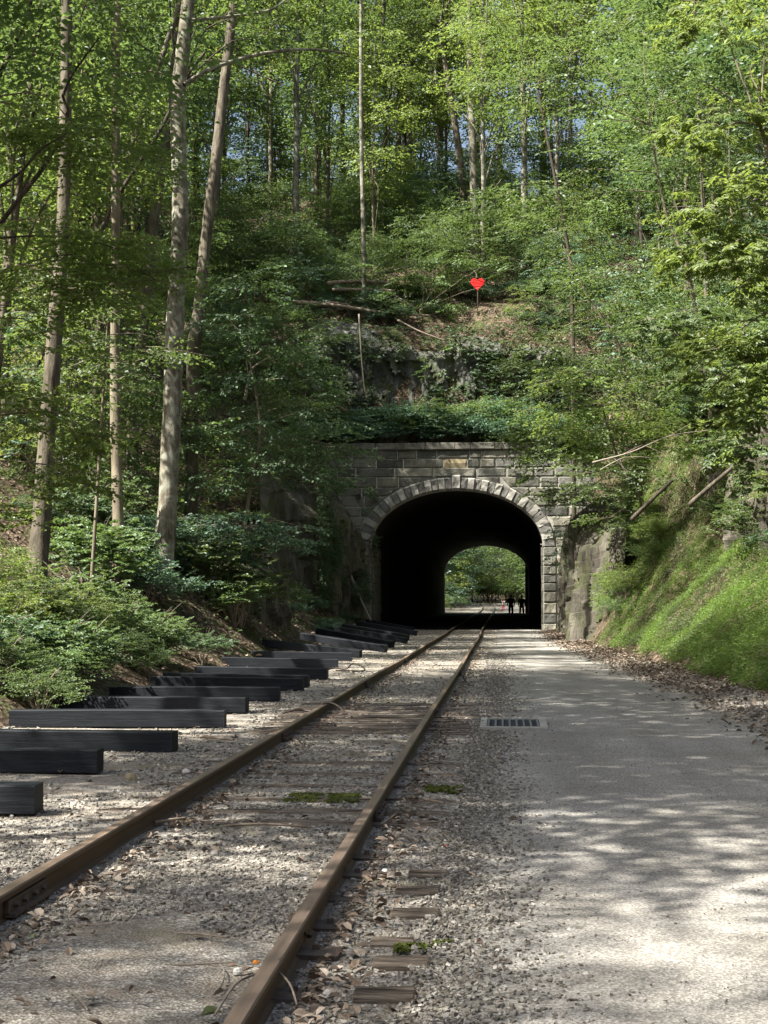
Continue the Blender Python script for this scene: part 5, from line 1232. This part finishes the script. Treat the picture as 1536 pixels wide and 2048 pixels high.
# single notable stones and leaves
def rock(px, py, sw, label, mat, seed):
    Yq = CAMZ * FPX / (py - 1200); p = P(px, py, Yq); s = sw / FPX * Yq / 2; rg = np.random.default_rng(seed)
    w_ = MB(); th = np.linspace(0, 2 * math.pi, 9)[:-1]; V = []
    for (h_, r_) in ((-.3, .9), (.25, 1.0), (.75, .72), (.95, .3)):
        for t in th: V.append((math.cos(t) * r_ * rg.uniform(.8, 1.15), math.sin(t) * r_ * rg.uniform(.8, 1.15) * .8, h_ * rg.uniform(.85, 1.1)))
    i = np.arange(32).reshape(4, 8); j = np.roll(i, -1, 1); w_.add(np.array(V) * s, np.stack([i[:-1], j[:-1], j[1:], i[1:]], -1).reshape(-1, 4), [list(i[3])])
    tag(obj('stone', w_.mesh('stone', mat), None, (p[0], Yq, .01)), label, 'stone')
PALE = simple('pale_quartz_stone', (0.42, 0.40, 0.36), (0.62, 0.60, 0.56), 30, .8); GREY = simple('grey_field_stone', (0.12, 0.115, 0.105), (0.24, 0.23, 0.21), 25, .85)
rock(474, 1945, 20, 'white quartz stone beside an orange leaf near the rail', PALE, 1); rock(430, 1712, 20, 'dark grey stone standing alone between the rails', GREY, 2)
rock(372, 1549, 18, 'pale stone left of the left rail', PALE, 3); rock(262, 1562, 26, 'tan stone in the ballast near the second timber', TAN, 4); rock(690, 1525, 22, 'dark angular stone beside the right rail in sunlit ballast', GREY, 5)
rock(883, 1900, 16, 'dark round stone beside the moss cushion', GREY, 6); rock(770, 1742, 14, 'pale stone near the right rail beside a tie end', PALE, 7); rock(655, 1985, 22, 'white stone on the dark ballast beside the near rail', PALE, 8); rock(700, 1905, 20, 'grey flat stone in the ballast right of the near rail', GREY, 9)
def single_leaf(px, py, L, col, label, sd_):
    Yq = CAMZ * FPX / (py - 1200); p = P(px, py, Yq); m = simple('leaf_' + str(sd_), col, [c * 1.5 for c in col], 40, .6); rg = np.random.default_rng(sd_)
    V, F = leaf_geo(np.array([[0, 0, .012]]), np.array([[math.cos(sd_), math.sin(sd_) * .6, .1]]) / 1.0, np.array([[0.1, -.3, .95]]), np.array([L]), np.array([L * .6]), .3, True)
    tag(obj('leaf', mesh('leaf', V, F, m), None, (p[0], Yq, .02)), label, 'leaf')
single_leaf(505, 1938, .055, (0.5, 0.2, 0.02), 'orange leaf beside the white quartz stone', 1); single_leaf(893, 1697, .05, (0.25, 0.05, 0.02), 'red brown leaf on the gravel left of the path', 2)
single_leaf(775, 1686, .09, (0.22, 0.17, 0.12), 'large pale dry oak leaf beside the right rail', 3); single_leaf(445, 2035, .11, (0.12, 0.14, 0.05), 'green brown maple leaf at the bottom edge', 4); single_leaf(60, 1890, .09, (0.14, 0.2, 0.07), 'green leaf on the gravel at lower left', 5)
# moss cushions
def moss(px0, px1, py, dpt, label):
    Yq = CAMZ * FPX / (py - 1200); a = P(px0, py, Yq)[0]; b = P(px1, py, Yq)[0]; n = 1400; rg = np.random.default_rng(int(py))
    x = rg.uniform(a, b, n); y = Yq + rg.uniform(-dpt / 2, dpt / 2, n); k_ = fbm((x - a) * 14, y * 14, 0, int(py), 3) > -.12; x, y = x[k_], y[k_]; k = len(x)
    V, F = sprays(np.stack([x, y, np.full(k, .012)], 1), rg.uniform(0, 6.28, k), rg.normal(0, .2, k), rg.normal(0, .2, k), np.full(k, .018), 'tuft', .012, .7, rg)
    setting(obj('moss', mesh('moss', V, F, MOSS)), 'stuff', label, 'moss')
moss(792, 850, 1893, .12, 'green moss cushion on the ballast beside a tie end'); moss(868, 900, 1885, .10, 'small moss tuft right of the moss cushion')
moss(575, 720, 1597, .5, 'bright green moss patch between the rails'); moss(850, 925, 1578, .5, 'yellow green moss on the gravel left of the path')

# ------------------------------------------------------------------ red heart on the slope
hp = P(955, 567, 86.2); he = empty('heart_sign', tuple(hp)); tag(he, 'red heart shaped board standing on the slope above the cliff', 'heart sign')
t = np.linspace(0, 2 * math.pi, 49)[:-1]; hx = 16 * np.sin(t) ** 3 / 32 * .78; hz_ = (13 * np.cos(t) - 5 * np.cos(2 * t) - 2 * np.cos(3 * t) - np.cos(4 * t)) / 32 * .80
n = 48; V = [(a, -.03, b) for a, b in zip(hx, hz_)] + [(a, .03, b) for a, b in zip(hx, hz_)]
F4 = [[q, n + q, n + (q + 1) % n, (q + 1) % n] for q in range(n)]
obj('heart_board', mesh('heart_board', V, [np.array(F4), np.array([list(range(n))[::-1]]), np.array([list(range(n, 2 * n))])], RED), he)
w_ = MB()
for zc, sl_, wd in ((.18, -.25, .5), (.02, -.18, .62), (-.16, -.1, .4)):
    w_.tube([(-wd / 2, -.035, zc - sl_ * wd / 2), (wd / 2, -.035, zc + sl_ * wd / 2)], .010, 4)
obj('board_seam', w_.mesh('board_seam', simple('dark_red_seam', (.1, .005, .005), (.2, .01, .01), 8)), he)
w_ = MB(); w_.box((0, .07, -1.0), (.06, .05, 2.0)); obj('post', w_.mesh('post', BARK_D), he)
w_ = MB(); w_.tube(spline([(-.02, -.04, .34), (-.1, -.06, .6), (-.25, -.02, .85)], 8), np.linspace(.03, .015, 8), 5); obj('bare_stem', w_.mesh('bare_stem', TWIG), he)

# ------------------------------------------------------------------ people
def skin_mesh(name, joints_, edges, mat, parent, sub=2):
    me = bpy.data.meshes.new(name); me.from_pydata([j[:3] for j in joints_], edges, []); me.update()
    o_ = bpy.data.objects.new(name, me); COL.objects.link(o_); o_.parent = parent
    md = o_.modifiers.new('skin', 'SKIN'); me_s = me.skin_vertices[0].data if len(me.skin_vertices) else None
    if me_s is None:
        bm_ = None
    for q, j in enumerate(joints_):
        me.skin_vertices[0].data[q].radius = (j[3], j[4] if len(j) > 4 else j[3])
    me.skin_vertices[0].data[0].use_root = True
    sb = o_.modifiers.new('subdivision', 'SUBSURF'); sb.levels = sub; sb.render_levels = sub
    me.materials.append(mat); md.use_smooth_shade = True
    return o_
def plain(name, c, rough=.8): return simple(name, c, [q * 1.15 for q in c], 10, rough)
SKIN = plain('skin_tone', (.35, .20, .14), .6)
def person(loc, rz, hgt, label, shirt, pants, hair, pose, arms='down', shoe=(.03, .03, .03), skirt=False):
    e = empty('person', loc, rz, hgt / 1.75); tag(e, label, 'person')
    if hgt > 1.6: e.scale = (hgt / 1.75 * 1.22, hgt / 1.75 * 1.15, hgt / 1.75 * 1.03)
    a, b = pose  # leg swing of left/right
    J = [(0, 0, .95, .135, .10), (0, 0, 1.12, .125, .09), (0, 0, 1.30, .15, .10), (0, 0, 1.43, .12, .085), (0, 0, 1.50, .055), (0, .01, 1.56, .055),
         (-.17, 0, 1.40, .06), (.17, 0, 1.40, .06),
         (-.09, 0, .88, .085), (-.10, a * .5, .50, .060), (-.10, a, .09, .042), (-.10, a - .13, .035, .036),
         (.09, 0, .88, .085), (.10, b * .5, .50, .060), (.10, b, .09, .042), (.10, b - .13, .035, .036)]
    E = [(0, 1), (1, 2), (2, 3), (3, 4), (4, 5), (3, 6), (3, 7), (0, 8), (8, 9), (9, 10), (10, 11), (0, 12), (12, 13), (13, 14), (14, 15)]
    if arms == 'down':
        J += [(-.235, .03 + b * .1, 1.13, .05), (-.225, -.06 + b * .3, .88, .04), (-.22, -.08 + b * .35, .80, .03, .02), (.235, .03 + a * .1, 1.13, .05), (.225, -.06 + a * .3, .88, .04), (.22, -.08 + a * .35, .80, .03, .02)]
    else:
        J += [(-.30, -.02, 1.60, .040), (-.20, -.04, 1.85, .028), (-.16, -.04, 1.93, .03, .018), (.30, -.02, 1.60, .040), (.20, -.04, 1.85, .028), (.16, -.04, 1.93, .03, .018)]
    E += [(6, 16), (16, 17), (17, 18), (7, 19), (19, 20), (20, 21)]
    skin_mesh('body', J, E, SKIN, e)
    # head with face
    w_ = MB(); U, V_ = np.meshgrid(np.linspace(0, 2 * math.pi, 21)[:-1], np.linspace(0.02, math.pi - .02, 14))
    x_ = .078 * np.sin(V_) * np.cos(U); y_ = .098 * np.sin(V_) * np.sin(U); z_ = .118 * np.cos(V_)
    x_ = x_ * (1 - .22 * (z_ < 0) * (-z_ / .118)); nose = np.exp(-((x_ / .015) ** 2 + ((z_ + .012) / .025) ** 2)) * (y_ < 0); y_ = y_ - .022 * nose
    Vh = np.stack([x_, y_, z_ + 1.655], -1).reshape(-1, 3); i = np.arange(20 * 14).reshape(14, 20); j = np.roll(i, -1, 1)
    w_.add(Vh, np.stack([i[:-1], i[1:], j[1:], j[:-1]], -1).reshape(-1, 4)); w_.tube([(-.08, 0, 1.65), (-.09, .01, 1.65)], .024, 8); w_.tube([(.08, 0, 1.65), (.09, .01, 1.65)], .024, 8)
    hd = obj('head', w_.mesh('head', SKIN, True), e)
    w_ = MB()
    for sx in (-.03, .03): w_.box((sx, -.092, 1.668), (.02, .01, .010))
    w_.box((0, -.088, 1.60), (.04, .01, .008)); obj('face_marks', w_.mesh('face_marks', plain('dark_features', (.03, .015, .012))), hd)
    m_ = (Vh[:, 2] > 1.63) ; hv = Vh.copy(); c_ = np.array([0, .008, 1.655]); hv = c_ + (hv - c_) * 1.09
    Fh = np.stack([i[:-1], i[1:], j[1:], j[:-1]], -1).reshape(-1, 4); fc = hv[Fh].mean(1); Fh = Fh[(fc[:, 2] > 1.70) | ((fc[:, 1] > .0) & (fc[:, 2] > 1.58))]
    obj('hair', mesh('hair', hv, Fh, plain('hair_colour', hair)), hd)
    # clothes: slightly larger skin over torso and legs
    g = .045
    T_ = [(0, 0, .93, .145 + g, .11 + g), (0, 0, 1.12, .13 + g, .095 + g), (0, 0, 1.30, .155 + g, .105 + g), (0, 0, 1.44, .11 + g, .085)]; TE = [(0, 1), (1, 2), (2, 3)]
    T_ += [(-.17, 0, 1.39, .085), (.17, 0, 1.39, .085)]; TE += [(3, 4), (3, 5)]
    k_ = J[16], J[19]; T_ += [(k_[0][0] * .95, k_[0][1], k_[0][2] + (.02 if arms == 'down' else -.06), .072), (k_[1][0] * .95, k_[1][1], k_[1][2] + (.02 if arms == 'down' else -.06), .072)]; TE += [(4, 6), (5, 7)]
    skin_mesh('shirt', T_, TE, plain('shirt_cloth', shirt), e)
    L_ = [(0, 0, .95, .145 + g, .11 + g), (-.09, 0, .84, .10), (-.10, a * .5, .52, .08), (-.10, a * .85, .20, .062), (.09, 0, .84, .10), (.10, b * .5, .52, .08), (.10, b * .85, .20, .062)]
    skin_mesh('trousers', L_, [(0, 1), (1, 2), (2, 3), (0, 4), (4, 5), (5, 6)], plain('trouser_cloth', pants), e)
    for sx, q in ((-.10, a), (.10, b)):
        skin_mesh('shoe', [(sx, q + .03, .05, .048), (sx, q - .15, .04, .042)], [(0, 1)], plain('shoe_leather', shoe), e)
    return e
def gpos(px, py, Y): 
    p = P(px, py, Y); return (float(p[0]), Y, float(trackz(Y)))
person(gpos(1022, 1230, 136), math.pi, 1.84, 'adult silhouetted in the tunnel in a dark coat, left of the pair, walking away', (.02, .02, .022), (.015, .015, .018), (.02, .015, .01), (.16, -.2))
person(gpos(1043.5, 1230, 137), math.pi * .95, 1.80, 'adult silhouetted in the tunnel, right of the pair, striding near the wall', (.022, .02, .02), (.015, .015, .015), (.02, .015, .01), (-.22, .18))
person(gpos(1006.5, 1222, 180), 0.0, 1.42, 'girl in pink trousers and white top beyond the tunnel, arms raised to her head', (.7, .68, .72), (.75, .08, .28), (.03, .02, .015), (.1, -.1), 'up', (.4, .1, .1))

# ------------------------------------------------------------------ tell look-alikes apart by their place
ORD = ['first', 'second', 'third', 'fourth', 'fifth', 'sixth', 'seventh', 'eighth', 'ninth', 'tenth', 'eleventh', 'twelfth', 'thirteenth', 'fourteenth', 'fifteenth', 'sixteenth', 'seventeenth', 'eighteenth', 'nineteenth', 'twentieth'] + ['twenty-' + q for q in ('first', 'second', 'third', 'fourth', 'fifth', 'sixth', 'seventh', 'eighth', 'ninth')]
by = {}
for o_ in S.objects:
    if o_.parent is None and o_.get('label') and o_.get('group'): by.setdefault(o_['label'], []).append(o_)
for lb, L_ in by.items():
    if len(L_) < 2: continue
    L_.sort(key=lambda q: q.location.x / max(q.location.y, 1.0))
    m_ = len(L_)
    for k, q in enumerate(L_):
        if m_ == 2: t_ = ('left one', 'right one')[k]
        elif k == 0: t_ = 'leftmost'
        elif k == m_ - 1: t_ = 'rightmost'
        elif k < 29 and k <= m_ / 2: t_ = ORD[k] + ' from left'
        elif m_ - 1 - k < 29: t_ = ORD[m_ - 1 - k] + ' from right'
        else: t_ = 'near the middle'
        q['label'] = lb + ', ' + t_
